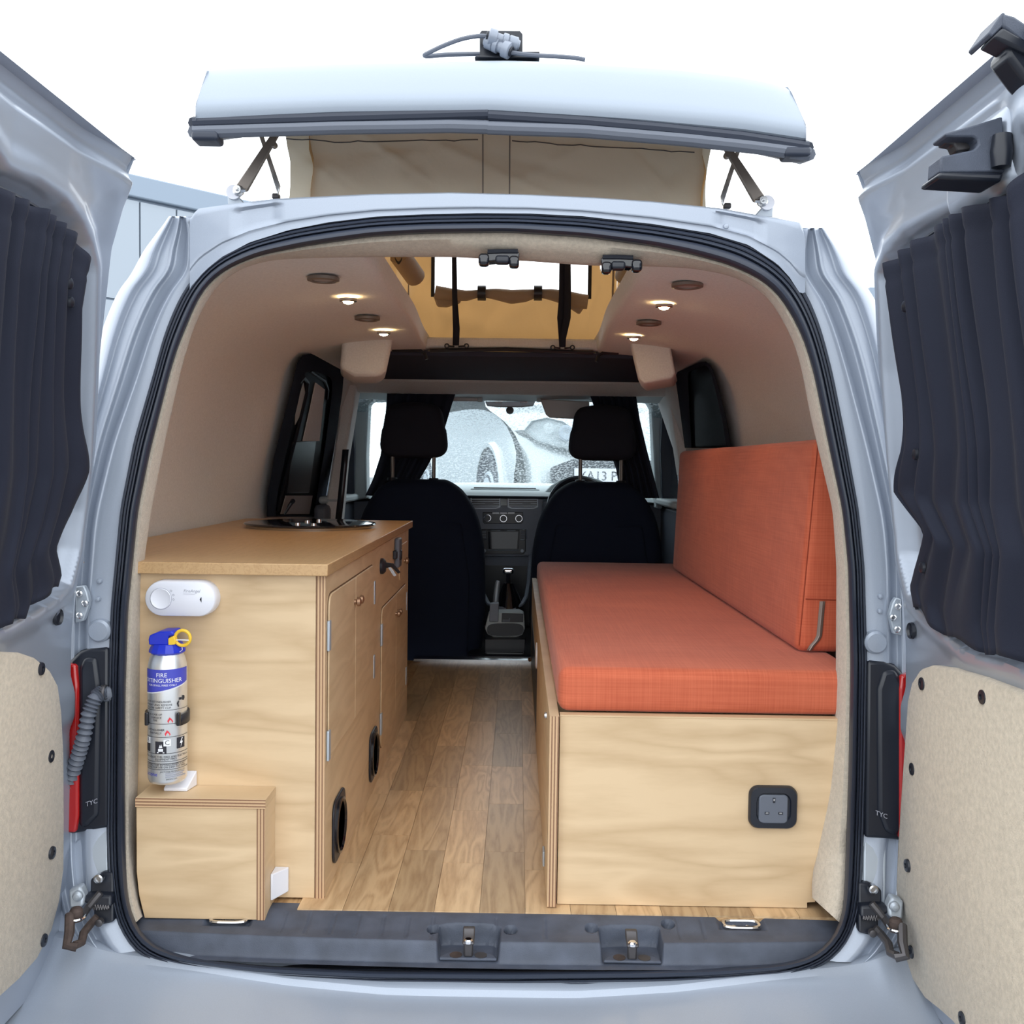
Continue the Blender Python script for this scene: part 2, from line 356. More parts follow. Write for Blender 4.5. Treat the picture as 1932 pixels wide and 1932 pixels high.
def rayhit(poly, a):
    dx, dy = cos(a), sin(a); best = None
    for (x0, y0), (x1, y1) in zip(poly, poly[1:]+poly[:1]):
        ex, ey = x1-x0, y1-y0; den = dx*ey-dy*ex
        if abs(den) < 1e-9: continue
        t = ((x0-CEN[0])*ey-(y0-CEN[1])*ex)/den; u = ((x0-CEN[0])*dy-(y0-CEN[1])*dx)/den
        if t > 0 and -1e-6 <= u <= 1+1e-6 and (best is None or t > best): best = t
    return (CEN[0]+dx*best, CEN[1]+dy*best)
def rnd(pts, n=2):
    for _ in range(n):
        N = len(pts); pts = [tuple(.25*pts[i-1][k]+.5*pts[i][k]+.25*pts[(i+1) % N][k] for k in (0, 1)) for i in range(N)]
    return pts
OUTR = rnd([rayhit(OUT, a) for a in ANG]); INNR = rnd([rayhit(INN, a) for a in ANG]); LIPR = rnd([rayhit(LIP, a) for a in ANG])
def YS(z): return interp([(-.1, -.105), (-.02, -.095), (.12, -.03), (.6, 0), (1.12, .03)], z)
def PS(px, py, off=0.0):
    Y = 0.0
    for _ in range(12): Y = YS(PY(px, py, Y).z)
    return PY(px, py, Y+off)
def mixp(a, b, t): return (a[0]+(b[0]-a[0])*t, a[1]+(b[1]-a[1])*t)

# rubber seal: ridged outer half, smooth bulb on the inner half
SEALPROF = [(0,.012),(.02,-.002),(.10,-.006),(.16,-.005),(.18,.000),(.20,-.006),(.28,-.009),(.33,-.008),(.35,-.002),(.37,-.009),(.46,-.012),(.50,-.010),(.53,-.004),(.56,-.012),(.66,-.018),(.78,-.019),(.90,-.014),(.98,-.003),(1.0,.012)]
seal = MB().loft([[PS(*mixp(OUTR[k], INNR[k], t), off) for k in range(NS)] for t, off in SEALPROF])
o = obj('trim_2', seal, M['rubber'], ang=50); tag(o, 'black ridged rubber seal around the rear opening', kind='structure')

# beige carpet lip inside the seal; the bottom run is taken by the sill
def lipok(k):
    return not (INNR[k][1] > 1755 and 258 < INNR[k][0] < 1578)
idx = [k for k in range(NS) if lipok(k)]
st = next(i for i in range(len(idx)) if idx[i]-idx[i-1] not in (1, 1-NS)); idx = idx[st:]+idx[:st]
rows = []
for t, off in ((-.05, .012), (.0, .004), (.25, .004), (.6, .022), (.9, .045), (1.0, .062)):
    rows.append([PS(*mixp(INNR[k], LIPR[k], t), off) for k in idx])
LIPW = rows[-1][:]
def outer(p, d, dy):  # step back outwards behind the lip
    c = Vector((0, p.y, .55)); q = (p-c).normalized(); return p+q*d+Vector((0, dy, 0))
rows.append([outer(p, .012, .012) for p in rows[-1]])
rows.append([outer(p, .05, .03) for p in rows[-2]])
o = obj('trim_1', MB().grid(rows), M['carpet'], ang=60); tag(o, 'beige carpeted lip lining the rear opening inside the seal', kind='structure')

# ---------------------------------------------------------------- loading sill
sx0, sx1 = -.60, .592
HOLES = [PZ(x, y, -.012) for x, y in ((818,1755),(963,1757),(1116,1755),(1260,1750))]
REC = [(PY(884, 1790, -.085).x), (PY(1192, 1790, -.085).x)]
def sillz(x, y):
    arc = .022*(x/.6)**2                       # edges bow forward towards the corners
    yy = y - arc
    z = -.012 + .010*smooth(-.070, -.012, yy)
    z -= .030*(1-smooth(-.104, -.090, yy))
    z += .004*smooth(-.03, -.012, yy)*0
    for cx in REC:
        sxm = smooth(.051, .046, abs(x-cx)) * (1-smooth(-.052, -.046, yy - .006*(1-min(1, abs(x-cx)/.05)**4)))
        if sxm > 0:
            zz = -.040 - .002*smooth(-.07, -.1, yy)
            z = z*(1-sxm)+min(z, zz)*sxm
    for h in HOLES:
        d = math.hypot(x-h.x, y-h.y)
        z -= .016*(1-smooth(.0085, .0110, d))
    for rx in RIBS:
        z -= .0018*(1-smooth(.0015, .0035, abs(x-rx)))*smooth(-.085, -.075, yy)*(1-smooth(-.03, -.02, yy))
    for lx, ly in LASH:
        d = max(abs(x-lx)/.040, abs(y-ly)/.017); z -= .007*(1-smooth(.8, 1.05, d))
    return z
RIBS = [-.33+.041*k for k in range(7)] + [.02, .10, .32, .36]
LASH = [tuple(PZ(1398, 1748, -.012))[:2], tuple(PZ(432, 1738, -.012))[:2]]
nx, ny = 620, 70
rows = []
for j in range(ny+1):
    row = []
    for i in range(nx+1):
        x = sx0+(sx1-sx0)*i/nx; e = .022*(x/.6)**2
        y = -.118+e + (.128-e*.4)*j/ny
        row.append((x, y, sillz(x, y)))
    rows.append(row)
sl = obj('trim_3', MB().grid(rows), M['plastic'], ang=70); tag(sl, 'dark grey plastic loading sill with scuffed top', kind='structure')
for h in HOLES: obj('hole_shade', MB().lathe([(.0092, -.0245), (.0092, -.0205), (.0001, -.0200)], (h.x, h.y, 0), 'Z', 14), M['black'], sl)  # black disc at each dip's bottom paints the shade inside the hole
obj('sill_base', MB().box(sx0-.02, sx1+.02, -.10, .0, -.08, -.055), M['black'], sl)
for k, cx in enumerate(REC):
    t = thing('striker', (cx, -.088, -.042), ('left' if k == 0 else 'right')+' metal latch striker in its recess in the loading sill', 'latch', 'strikers in the sill')
    arc = [(cx+.046*cos(a), -.098+.026*sin(a), -.041) for a in [pi*i/14 for i in range(15)]]
    obj('recess_plate', MB().prism(arc, (0, 0, .005)), M['plastic'], t, bevel=.002)
    for s in (-1, 1):
        obj('cutout', MB().lathe([(.0, 0), (.010, 0), (.010, .0006), (0, .0006)], (cx+s*.020, -.088, -.0358), 'Z', 14), M['rust'] if s < 0 else M['darkmetal'], t)
    obj('post', MB().box(cx-.0075, cx+.0075, -.094, -.086, -.037, -.010), M['darkmetal'], t, bevel=.003)
    obj('hook', MB().prism([(cx-.0095, -.100, -.010), (cx-.0095, -.100, -.014), (cx-.0095, -.070, -.010), (cx-.0095, -.066, .002), (cx-.0095, -.074, .002), (cx-.0095, -.082, -.006)], (.019, 0, 0)), M['darkmetal'], t, bevel=.002)
    obj('bolt_head', MB().lathe([(.0, 0), (.0075, 0), (.0075, .004), (.005, .006), (0, .006)], (cx, -.094, -.012), 'Z', 16), M['chrome'], t)
for k, (lx, ly) in enumerate(LASH):
    t = thing('lashing_ring', (lx, ly, -.019), ['brass coloured lashing ring at the right end of the loading sill', 'lashing ring half under the small plywood box at left'][k], 'ring')
    rr = [(lx+a*.030, ly+b*.013, -.010) for a, b in [(cos(q)*(1-.18*cos(2*q)**2*0), sin(q)) for q in [2*pi*i/28 for i in range(28)]]]
    rr = [(lx+(abs(cos(q))**.55)*(1 if cos(q) > 0 else -1)*.029, ly+(abs(sin(q))**.55)*(1 if sin(q) > 0 else -1)*.013, -.008) for q in [2*pi*(i+.5)/32 for i in range(32)]]
    obj('ring', MB().tube(rr, .0032, 8, closed=True), M['chrome'], t)
    obj('base_plate', MB().box(lx-.018, lx+.018, ly-.002, ly+.016, -.0185, -.013), M['zinc'], t, bevel=.002)
    for s in (-1, 1): obj('rivet', MB().lathe([(0, 0), (.004, 0), (.003, .002), (0, .0025)], (lx+s*.011, ly+.002, -.013), 'Z', 10), M['steel'], t)

# ---------------------------------------------------------------- floor with oak strips
fl = obj('floor', MB().box(-.86, .84, -.012, 2.12, -.03, -.0035), M['oakbase']); tag(fl, 'light oak laminate floor of short staggered strips', kind='structure')
P_ = .0765; x0 = -.238-P_
for i in range(7):
    xa = x0+i*P_; y = -.012 - R0.uniform(0, .30)
    while y < 2.1:
        L_ = R0.uniform(.26, .46); a = max(y, -.012); b = min(y+L_, 2.1)
        if b-a > .02:
            obj('plank', MB().box(xa+.0003, xa+P_-.0003, a+.0003, b-.0003, -.004, 0), M['oak'], fl, flat=True)
        y += L_
y = -.012
for xa in [x0+7*P_+i*P_ for i in range(7)]:
    obj('plank', MB().box(xa+.0003, xa+P_-.0003, -.0117, .25+R0.uniform(0, .1), -.004, 0), M['oak'], fl, flat=True)
t = tag(obj('trim_4', MB().prism([(-.34, 2.085, 0), (-.34, 2.085, .010), (-.34, 2.10, .016), (-.34, 2.125, .016), (-.34, 2.13, 0)], (.50, 0, 0)), M['steel']), 'bright metal threshold strip at the far end of the oak floor', kind='structure')

# ---------------------------------------------------------------- interior shell
XW = [(-.03, .76), (.3, .80), (.575, .805), (.78, .775), (.92, .735), (1.0, .685), (1.05, .62), (1.082, .54), (1.100, .46), (1.109, .39), (1.112, .33)]
def xw(z, s): return s*interp(XW, z)
CZ = 1.112
XFLAT = [(-.03, .78), (.3, .80), (.575, .80), (1.074, .620), (1.09, .54), (1.102, .46), (1.109, .39), (1.112, .33)]
ZR = [-.03, .3, .575, .68, .78, .85, .92, .96, 1.0, 1.028, 1.05, 1.066, 1.074, 1.080, 1.087, 1.094, 1.102, 1.107, 1.110, 1.112]
YR = [.055, .065, .09, .14, .3, .6, .9, 1.0, 1.1, 1.18, 1.26, 1.34, 1.40, 1.46, 1.52, 1.6, 1.8, 2.0, 2.2, 2.6]
APX = (-.232, .272)
for s, nm in ((-1, 'wall_left'), (1, 'wall_right')):
    rows = []; xa_ = APX[0] if s < 0 else APX[1]
    lipa = [(math.atan2(p.z-.55, s*p.x), s*p.x, p.z) for p in LIPW]
    def lippt(x, z):
        t = math.atan2(z-.55, x); q = min(lipa, key=lambda w_: abs(w_[0]-t)); return q[1], q[2]
    for y in YR:
        f = smooth(.05, .17, y)                      # starts on the carpet lip and widens to the full width
        row = []
        e = abs(xa_)-(-s)*.0
        e = abs(xa_) + .018*smooth(.9, 1.5, y)
        fl_ = smooth(1.12, 1.36, y)      # flat, tilted side panel that carries the window
        prof = [(interp(XW, z)*(1-fl_)+interp(XFLAT, z)*fl_-.008*smooth(1.02, 1.10, y)*(1-smooth(1.14, 1.22, y))*smooth(1.05, .95, z), z) for z in ZR]
        prof += [(e+.03, CZ+.001), (e+.012, CZ+.002), (e+.003, CZ+.008), (e, CZ+.018), (e, CZ+.03), (e, CZ+.055)]
        for x, z in prof:
            lx, lz = lippt(x, z); lx += .004; lz += .004 if z > .9 else 0
            row.append((s*(lx+(x-lx)*f), y, lz+(z-lz)*f))
        rows.append(row)
    o = obj(nm, MB().grid(rows), M['wallcarpet'], sub=1, ang=80)
    tag(o, 'beige carpet lined '+('left' if s < 0 else 'right')+' inside wall of the van curving into the ceiling', kind='structure')
ce = thing('ceiling', (0, .7, CZ), 'beige carpet lined rear header, front edge and pillar pods of the ceiling', None, kind='structure')
for s, xa in ((-1, APX[0]), (1, APX[1])):
    e = xa+s*.018
    obj('edge_trim', MB().tube([(s*.36, 1.525, CZ-.002), (e+s*.02, 1.525, CZ-.002), (e+s*.006, 1.525, CZ-.012), (e, 1.525, CZ-.03)], .006, 6), M['black'], ce)
obj('rear_header', MB().prism([(-.46, .055, CZ), (-.46, .10, CZ-.002), (-.46, .125, CZ+.008), (-.46, .13, CZ+.06), (-.46, .055, CZ+.06)], (.94, 0, 0)), M['wallcarpet'], ce)
obj('front_edge', MB().prism([(-.34, 1.53, CZ+.008), (-.34, 1.53, CZ+.042), (-.34, 1.61, CZ+.044), (-.34, 1.61, CZ+.008)], (.70, 0, 0)), M['wallcarpet'], ce, bevel=.008)
obj('front_edge_binding', MB().tube([(-.24, 1.525, CZ-.002), (0, 1.525, CZ+.006), (.28, 1.525, CZ-.002)], .007, 6), M['black'], ce)
# roof skin around the aperture
for x0_, x1_, y0_, y1_ in ((-.62, -.30, .1, 3.0), (.34, .62, .1, 3.0), (-.3, .34, .06, .2), (-.3, .34, 1.66, 3.0)):
    pass
# upper pillar pods
for s, px in ((-1, [(645,632),(668,620),(728,620),(742,634),(728,700),(716,711),(668,711),(640,695)]), (1, [(1186,634),(1192,628),(1248,628),(1266,650),(1276,705),(1270,716),(1215,726),(1205,716)])):
    a = [PY(x, y, 1.28) for x, y in px]; cx = sum(p.x for p in a)/8; cz = sum(p.z for p in a)/8
    far = [Vector((cx+(p.x-cx)*1.06+s*.05, 1.60, cz+(p.z-cz)*1.05+.01)) for p in a]
    obj('pillar_pod', MB().loft([[Vector((cx+(p.x-cx)*.93, 1.275, cz+(p.z-cz)*.93)) for p in a], [p+Vector((0, .012, 0)) for p in a], far], cap=True), M['wallcarpet'], ce, bevel=.012, seg=3)
LIGHTS = [((610,519), 0, 'large unlit ring downlight in the left ceiling panel nearest the door'), ((657,559), 1, 'small lit downlight in the left ceiling panel nearest the door'), ((693,595), 0, 'unlit ring downlight in the left ceiling panel between the two lit ones'), ((724,622), 1, 'small lit downlight above the left pillar pod'),
          ((1297,531), 0, 'large unlit ring downlight in the right ceiling panel nearest the door'), ((1253,570), 1, 'small lit downlight in the right ceiling panel nearest the door'), ((1224,604), 0, 'unlit ring downlight in the right ceiling panel between the two lit ones'), ((1196,631), 1, 'small lit downlight above the right pillar pod')]
for (x, y), lit, lab in LIGHTS:
    p = PZ(x, y, CZ); r = .019 if lit else .031
    t = thing('downlight', p, lab, 'light', 'ceiling downlights')
    z0 = CZ-.007
    obj('ring', MB().lathe([(r, .002), (r, -.004), (r*.8, -.006), (r*.68, -.004), (r*.66, .0)], (p.x, p.y, z0), 'Z', 28, cap=False), M['bronze'] if not lit else M['steel'], t)
    obj('lens', MB().lathe([(r*.7, .0), (r*.7, -.002), (r*.5, -.008 if lit else -.003), (0.0001, -.011 if lit else -.003)], (p.x, p.y, z0), 'Z', 20), M['lamp'] if lit else M['fade'], t)
    if lit:
        ld = bpy.data.lights.new('downlight_glow', 'SPOT'); ld.energy = 2.0; ld.color = (1, .66, .32); ld.spot_size = rad(120); ld.spot_blend = .9; ld.shadow_soft_size = .012
        lo = bpy.data.objects.new('downlight_glow', ld); COL.objects.link(lo); lo.location = (p.x, p.y, z0-.012); lo.parent = None

# ---------------------------------------------------------------- van body around the opening
van = thing('camper_van', (0, .4, -.62), 'silver camper van body framing the open rear', 'van')
def outx(y, side):
    best = None
    for (xa, ya), (xb, yb) in zip(OUT, OUT[1:]+OUT[:1]):
        if (ya-y)*(yb-y) <= 0 and ya != yb:
            x = xa+(xb-xa)*(y-ya)/(yb-ya)
            if side < 0 and x < 900: best = x if best is None else min(best, x)
            if side > 0 and x > 900: best = x if best is None else max(best, x)
    return best
FACE = {-1: [(400, 350), (440, 362), (480, 368), (508, 373)], 1: [(425, 1524), (460, 1514), (500, 1503), (528, 1501)]}
# column offsets (px outwards from the seal) by image row
OFFS = [(405, [0,2,4,8,12,16,22,26,34]), (440, [0,6,10,24,28,34,48,56,72]), (475, [0,12,18,38,43,50,68,80,104]), (525, [0,20,28,50,56,64,86,100,128]), (580, [0,22,30,50,56,64,84,98,124]), (700, [0,26,34,54,60,67,84,94,117]), (850, [0,36,44,58,64,70,84,92,108]), (1000, [0,44,50,62,68,74,86,94,106]), (1200, [0,40,46,58,66,74,84,92,104]), (1850, [0,40,46,58,66,74,84,92,104])]
DEP = [.004, -.004, .012, .016, -.003, .005, .014, .000, .030]
for s in (-1, 1):
    rows = []
    ys = [402, 412, 425, 440, 460, 480, 500, 520, 540, 560, 580] + list(range(600, 1820, 40)) + [1815]
    for y in ys:
        yy = y if s < 0 else y+22*(1-smooth(400, 700, y))
        x = outx(max(yy, 505), s)
        lim = interp(FACE[s], yy) if yy < FACE[s][-1][0] else None
        if lim is not None: x = lim
        off = [interp([(r, c[k]) for r, c in OFFS], y) for k in range(9)]
        cols = [(off[0]-10, DEP[0])]
        for k in range(1, 8):
            for j_ in (-1, 1): cols.append((off[k]+(off[k+j_]-off[k])*.14, DEP[k]+(DEP[k+j_]-DEP[k])*.14))
        cols.append((off[8], DEP[8]))
        row = [PS(x+s*q, yy, d_) for q, d_ in cols]
        e = row[-1]
        zz = e.z
        sidex = interp([(-.1, .87), (.3, .89), (.6, .87), (.9, .80), (1.08, .72), (1.17, .62), (1.2, .56)], zz)
        row.append(Vector((e.x+(s*sidex-e.x)*.45, e.y+.10, zz)))
        row.append(Vector((e.x+(s*sidex-e.x)*.85, e.y+.30, zz)))
        row.append(Vector((s*sidex, e.y+.6, zz)))
        row.append(Vector((s*sidex, 3.6, zz)))
        rows.append(row)
    rows.insert(0, [p+Vector((s*-.012, .05, -.012)) for p in rows[0]])
    obj('rear_pillar', MB().grid(rows), M['silver'], van, sub=1, ang=75)
# panel across the top of the opening
TOPE = [(360,412),(372,394),(440,384),(518,375),(700,366),(850,363),(1000,367),(1130,373),(1232,380),(1359,393),(1511,420),(1521,450)]
def topy(x): return interp(TOPE, x)
def ouy(x):
    return interp([(348,548),(362,525),(380,504),(417,475),(471,449),(543,428),(620,414),(709,404),(800,400),(900,398),(1000,399),(1100,404),(1232,418),(1341,435),(1413,456),(1467,489),(1490,512),(1510,540)], x)
xs = [358, 362, 368, 375, 385] + list(range(400, 1500, 10)) + [1500, 1508, 1514, 1519]
rows = []
def emb(x, t):   # pressed pockets and ridge line, depth in metres
    d = 0.0
    for a, b in ((446, 526), (1352, 1436)):
        if a < x < b: d += .006*smooth(a, a+6, x)*smooth(b, b-6, x)*smooth(.12, .22, t)*smooth(.85, .70, t)
    d += .004*smooth(.78, .86, t)
    return d
for t in (-.12, 0, .06, .12, .17, .22, .3, .4, .5, .6, .7, .76, .80, .84, .9, 1.0, 1.12):
    rows.append([PS(x, topy(x)+(ouy(x)-topy(x))*max(t, 0), -.012+(.004 if t < .06 else 0)+emb(x, t)+(.0 if t > 0 else .0)) + (Vector((0, .10, .012)) if t < 0 else Vector()) for x in xs])
obj('roof_panel', MB().grid(rows), M['silver'], van, ang=40)
for k in range(16):
    x = 560+k*54; p = PS(x, topy(x)+(ouy(x)-topy(x))*.66, -.009)
    obj('weld_dimple', MB().lathe([(.0048, .002), (.0036, -.0012), (0.0001, -.0018)], p, 'Y', 12), M['silver'], van)
for s, p in ((-1, PS(425, 478, -.008)), (1, PS(1462, 492, -.008))): pass
# roof skin
for a, b, c, d in ((-.50, -.40, .10, 3.0), (.42, .51, .10, 3.0), (-.44, .45, .10, .22), (-.44, .45, 1.70, 3.0)):
    obj('roof_skin', MB().box(a, b, c, d, 1.15, 1.17), M['silver'], van)
# lower corners and bumper
rows = []
nb = 90
prof = [(-.075, -.05), (-.105, -.066), (-.125, -.074), (-.128, -.082), (-.14, -.086), (-.20, -.087), (-.26, -.090), (-.32, -.11), (-.35, -.16), (-.36, -.30), (-.34, -.45)]
for (yy, zz) in prof:
    row = []
    for i in range(nb+1):
        x = -.86+1.72*i/nb
        bow = .05*(x/.86)**2 + .10*smooth(.66, .88, abs(x))
        lift = interp([(.15, 0), (.306, .010), (.453, .027), (.58, .037), (.617, .043), (.645, .055), (.9, .06)], abs(x))*(1-smooth(-.13, -.20, yy)*.8)*smooth(-.088, -.104, yy)
        row.append((x, yy+bow, zz+lift))
    rows.append(row)
obj('bumper', MB().grid(rows), M['silver'], van, sub=1, ang=45)
for s in (-1, 1):
    # corner floor of the door shut, lamp housing, lens, conduit
    pts = [(203,1570),(160,1570),(128,1600),(100,1700),(100,1825),(203,1836),(300,1850),(262,1822),(222,1760)] if s < 0 else [(1630,1570),(1690,1580),(1720,1620),(1735,1700),(1740,1845),(1640,1852),(1535,1862),(1578,1822),(1616,1762)]
    obj('corner_panel', MB().prism([PS(x, y, .012) for x, y in pts], (0, .02, 0)), M['silver'], van, bevel=.004)
    lp = [(205,1222),(170,1222),(150,1228),(132,1245),(108,1300),(104,1560),(130,1575),(150,1572),(205,1562)] if s < 0 else [(1636,1247),(1668,1247),(1690,1255),(1706,1272),(1740,1320),(1744,1570),(1710,1590),(1690,1585),(1632,1582)]
    hs = obj('tail_light', MB().prism([PS(x, y, -.004) for x, y in lp], (0, .06, 0)), M['black'], van, bevel=.006, label='black tail light housing with red lens edge')
    rb = [(182,1240),(190,1300),(186,1540),(165,1560),(152,1566),(147,1555),(147,1262),(156,1240)] if s < 0 else [(1666,1266),(1655,1300),(1656,1530),(1670,1570),(1690,1580),(1705,1570),(1706,1290),(1690,1262)]
    obj('raised_casing', MB().prism([PS(x, y, -.009) for x, y in rb], (0, .02, 0)), M['black'], hs, bevel=.008, seg=3)
    rl = [(143,1255),(147,1300),(147,1540),(142,1572),(118,1572),(118,1250)] if s < 0 else [(1700,1275),(1697,1300),(1697,1580),(1704,1592),(1725,1590),(1725,1270)]
    obj('red_lens', MB().prism([PS(x, y, -.012) for x, y in rl], (0, .03, 0)), M['redlens'], hs, bevel=.004)
    lc = PS(166, 1520, -.0265) if s < 0 else PS(1669, 1543, -.0265); tilt = .33*(-1 if s > 0 else 1)
    tm = MB(); text_mb(tm, 'TYC', .011, lambda u, v: (lc.x+u*.95, lc.y+.0135, lc.z+v+u*tilt)); obj('embossed_logo', tm, M['greytext'], hs, flat=True, solid=.0004)
    # hinge plate with three bolts
    hp = [(142,1107),(158,1105),(164,1118),(168,1135),(165,1150),(157,1172),(142,1176)] if s < 0 else [(1700,1130),(1690,1128),(1684,1138),(1678,1160),(1686,1196),(1702,1200)]
    h = obj('hinge_plate', MB().prism([PS(x, y, -.016) for x, y in hp], (0, .012, 0)), M['zinc'], van, bevel=.002)
    for (x, y) in ([(151,1120),(161,1138),(151,1161)] if s < 0 else [(1693,1144),(1684,1165),(1692,1187)]):
        p = PS(x, y, -.017); obj('bolt', MB().lathe([(.0055, .001), (.0055, -.003), (.0035, -.005), (.003, -.003), (.0001, -.003)], p, 'Y', 16), M['steel'], h)
    pr = PS(188, 1190, -.004) if s < 0 else PS(1652, 1212, -.004)
    obj('plug', MB().lathe([(.020, .008), (.019, -.003), (.0155, -.007), (.0001, -.008)], pr, 'Y', 24), M['silver'], van)
    for (x, y) in (((187,1097),(184,1131)) if s < 0 else ((1662,1126),(1661,1154))):
        obj('weld_dimple', MB().lathe([(.0045, .003), (.0032, -.001), (.0001, -.002)], PS(x, y, -.006), 'Y', 12), M['silver'], van)
    # light grey inner plate with dimples, below the lamp
    ip = [(204,1563),(160,1562),(160,1690),(175,1694),(204,1694)] if s < 0 else [(1630,1585),(1673,1585),(1672,1710),(1655,1716),(1628,1716)]
    obj('shut_plate', MB().prism([PS(x, y, .002) for x, y in ip], (0, .02, 0)), M['zinc'], van, bevel=.003)
    for (x, y) in (((173,1577),(173,1607),(169,1646)) if s < 0 else ((1663,1601),(1662,1627),(1634,1648),(1663,1674))):
        obj('weld_dimple', MB().lathe([(.0042, .003), (.003, -.001), (.0001, -.002)], PS(x, y, .001), 'Y', 12), M['zinc'], van)
    # door check with links
    q = (lambda x, y, d=0: PS(x, y, -.02+d)) if s < 0 else (lambda x, y, d=0: PS(1812-x+22, y+20, -.02+d))
    dc = thing('door_check', q(190, 1690), ('left' if s < 0 else 'right')+' greasy black door check mechanism at the lower '+('left' if s < 0 else 'right')+' pillar', 'hinge', 'door checks at the lower pillars')
    obj('bracket', MB().prism([q(x, y, .012) for x, y in ((214,1646),(195,1646),(182,1652),(170,1660),(170,1690),(176,1700),(176,1735),(190,1746),(214,1740))], (0, .02, 0)), M['black'], dc, bevel=.003)
    obj('bolt', MB().lathe([(.0075, .004), (.0075, -.004), (.005, -.005), (.004, -.002), (.0001, -.002)], q(187, 1657), 'Y', 20), M['steel'], dc)
    obj('lower_bolt', MB().lathe([(.006, .004), (.006, -.004), (.004, -.005), (.0001, -.005)], q(188, 1740), 'Y', 16), M['darkmetal'], dc)
    obj('check_arm', MB().tube([q(190, 1684), q(180, 1696), q(165, 1714), q(155, 1728, -.02)], .006, 8), M['darkmetal'], dc)
    obj('lower_arm', MB().tube([q(184, 1730), q(172, 1742), q(158, 1760, -.02), q(154, 1778, -.03), q(140, 1784, -.04)], .0065, 8), M['darkmetal'] if s > 0 else M['rust'], dc)
    obj('door_arm', MB().tube([q(132, 1725, -.03), q(131, 1760, -.04), q(126, 1784, -.045), q(145, 1786, -.04)], .0075, 8), M['darkmetal'] if s > 0 else M['rust'], dc)
    obj('pivot_pin', MB().lathe([(.0, -.012), (.010, -.012), (.010, .004), (.007, .008), (.0, .010)], q(144, 1722, -.025), 'Z', 16), M['rust'], dc)
    obj('clip_ring', MB().tube([q(144, 1730, -.025)+Vector((.013*cos(a), .013*sin(a), 0)) for a in [2*pi*i/20 for i in range(20)]], .0022, 6, closed=True), M['chrome'], dc)
    obj('link_block', MB().prism([q(x, y) for x, y in ((158,1690),(176,1688),(210,1690),(210,1712),(172,1712),(156,1702))], (0, .02, 0)), M['black'], dc, bevel=.004)
    obj('spring', MB().tube([q(176+k*1.2, 1712+4*sin(k*1.6)) for k in range(26)], .002, 6), M['darkmetal'], dc)
    obj('hinge_boss', MB().prism([q(x, y, -.005) for x, y in ((128,1680),(150,1672),(158,1690),(156,1712),(130,1716))], (0, .02, 0)), M['zinc'], dc, bevel=.004)
    obj('boss_nut', MB().lathe([(.008, .002), (.008, -.003), (.005, -.007), (.0001, -.008)], q(147, 1690, -.008), 'Y', 14), M['zinc'], dc)
# corrugated conduit, left
path = [PS(203, 1310, .0), PS(192, 1306, -.018), PS(180, 1316, -.028), PS(168, 1345, -.032), PS(158, 1390, -.030), PS(148, 1425, -.022), PS(136, 1462, -.010), PS(124, 1490, .0)]
pts = []
for i in range(len(path)-1):
    for k in range(16): pts.append(path[i].lerp(path[i+1], k/16))
rr = [.0105+.0022*sin(i*2*pi/4) for i in range(len(pts))]
cdt = thing('cable_conduit', path[-1], 'ribbed grey cable conduit beside the left tail light', 'hose')
obj('hose', MB().tube(pts, rr, 12), M['greyp'], cdt)
obj('clamp', MB().lathe([(.012, 0), (.012, .008)], path[1], 'X', 14, cap=False), M['darkmetal'], cdt, solid=.001)

gb2 = obj('ground_2', MB().prism([(-14, 4.2, -.66), (-14, 5.0, .10), (-14, 8.0, .2), (-14, 40, .2), (-14, 40, -.66)], (40, 0, 0)), M['asphalt']); tag(gb2, 'raised asphalt beyond the front of the van', kind='structure')

# ---------------------------------------------------------------- rear doors, swung open at right angles
XPD = [(-.09, .690), (.13, .684), (.30, .684), (.46, .680), (.64, .664), (.90, .633), (1.085, .611), (1.15, .592), (1.235, .558)]
HY = -.03
def xpd(z): return interp(XPD, z)
def DP(px, py, s, off=0.0):
    z = .6
    for _ in range(15):
        p = PX(px, py, s*(xpd(z)-off)); z = p.z
    return (HY-p.y, p.z)
def DW(s_, z, side, off=0.0): return Vector((side*(xpd(z)-off), HY-s_, z))
def sdist(poly, x, y):
    inside = False; d = 9.
    for (x0, y0), (x1, y1) in zip(poly, poly[1:]+poly[:1]):
        ex, ey = x1-x0, y1-y0; t = max(0, min(1, ((x-x0)*ex+(y-y0)*ey)/(ex*ex+ey*ey+1e-12)))
        d = min(d, math.hypot(x-x0-ex*t, y-y0-ey*t))
        if (y0 > y) != (y1 > y) and x < ex*(y-y0)/(ey or 1e-12)+x0: inside = not inside
    return -d if inside else d
RIM = {-1: [(0,330),(60,352),(109,384),(140,425),(160,464),(170,507),(166,700),(160,860),(150,960),(140,1040),(125,1100),(100,1125),(60,1150),(0,1178)],
        1: [(1932,352),(1848,384),(1780,416),(1721,446),(1681,489),(1668,520),(1676,700),(1690,900),(1705,1050),(1722,1120),(1750,1155),(1826,1223),(1932,1252)]}
PANEL = {-1: [(0,1229),(40,1231),(70,1241),(95,1262),(110,1290),(117,1340),(121,1420),(122,1540),(121,1640),(113,1700),(98,1756),(70,1810),(35,1850),(0,1882)],
          1: [(1932,1308),(1850,1277),(1790,1260),(1755,1255),(1735,1262),(1720,1285),(1712,1320),(1703,1450),(1693,1600),(1690,1680),(1696,1740),(1706,1800),(1721,1848),(1745,1885),(1775,1909),(1800,1932)]}
SCREWS = {-1: [(80,1262),(98,1427),(101,1609),(85,1774)], 1: [(1737,1290),(1851,1315),(1719,1451),(1709,1633),(1717,1796),(1813,1922)]}
SEND = .585
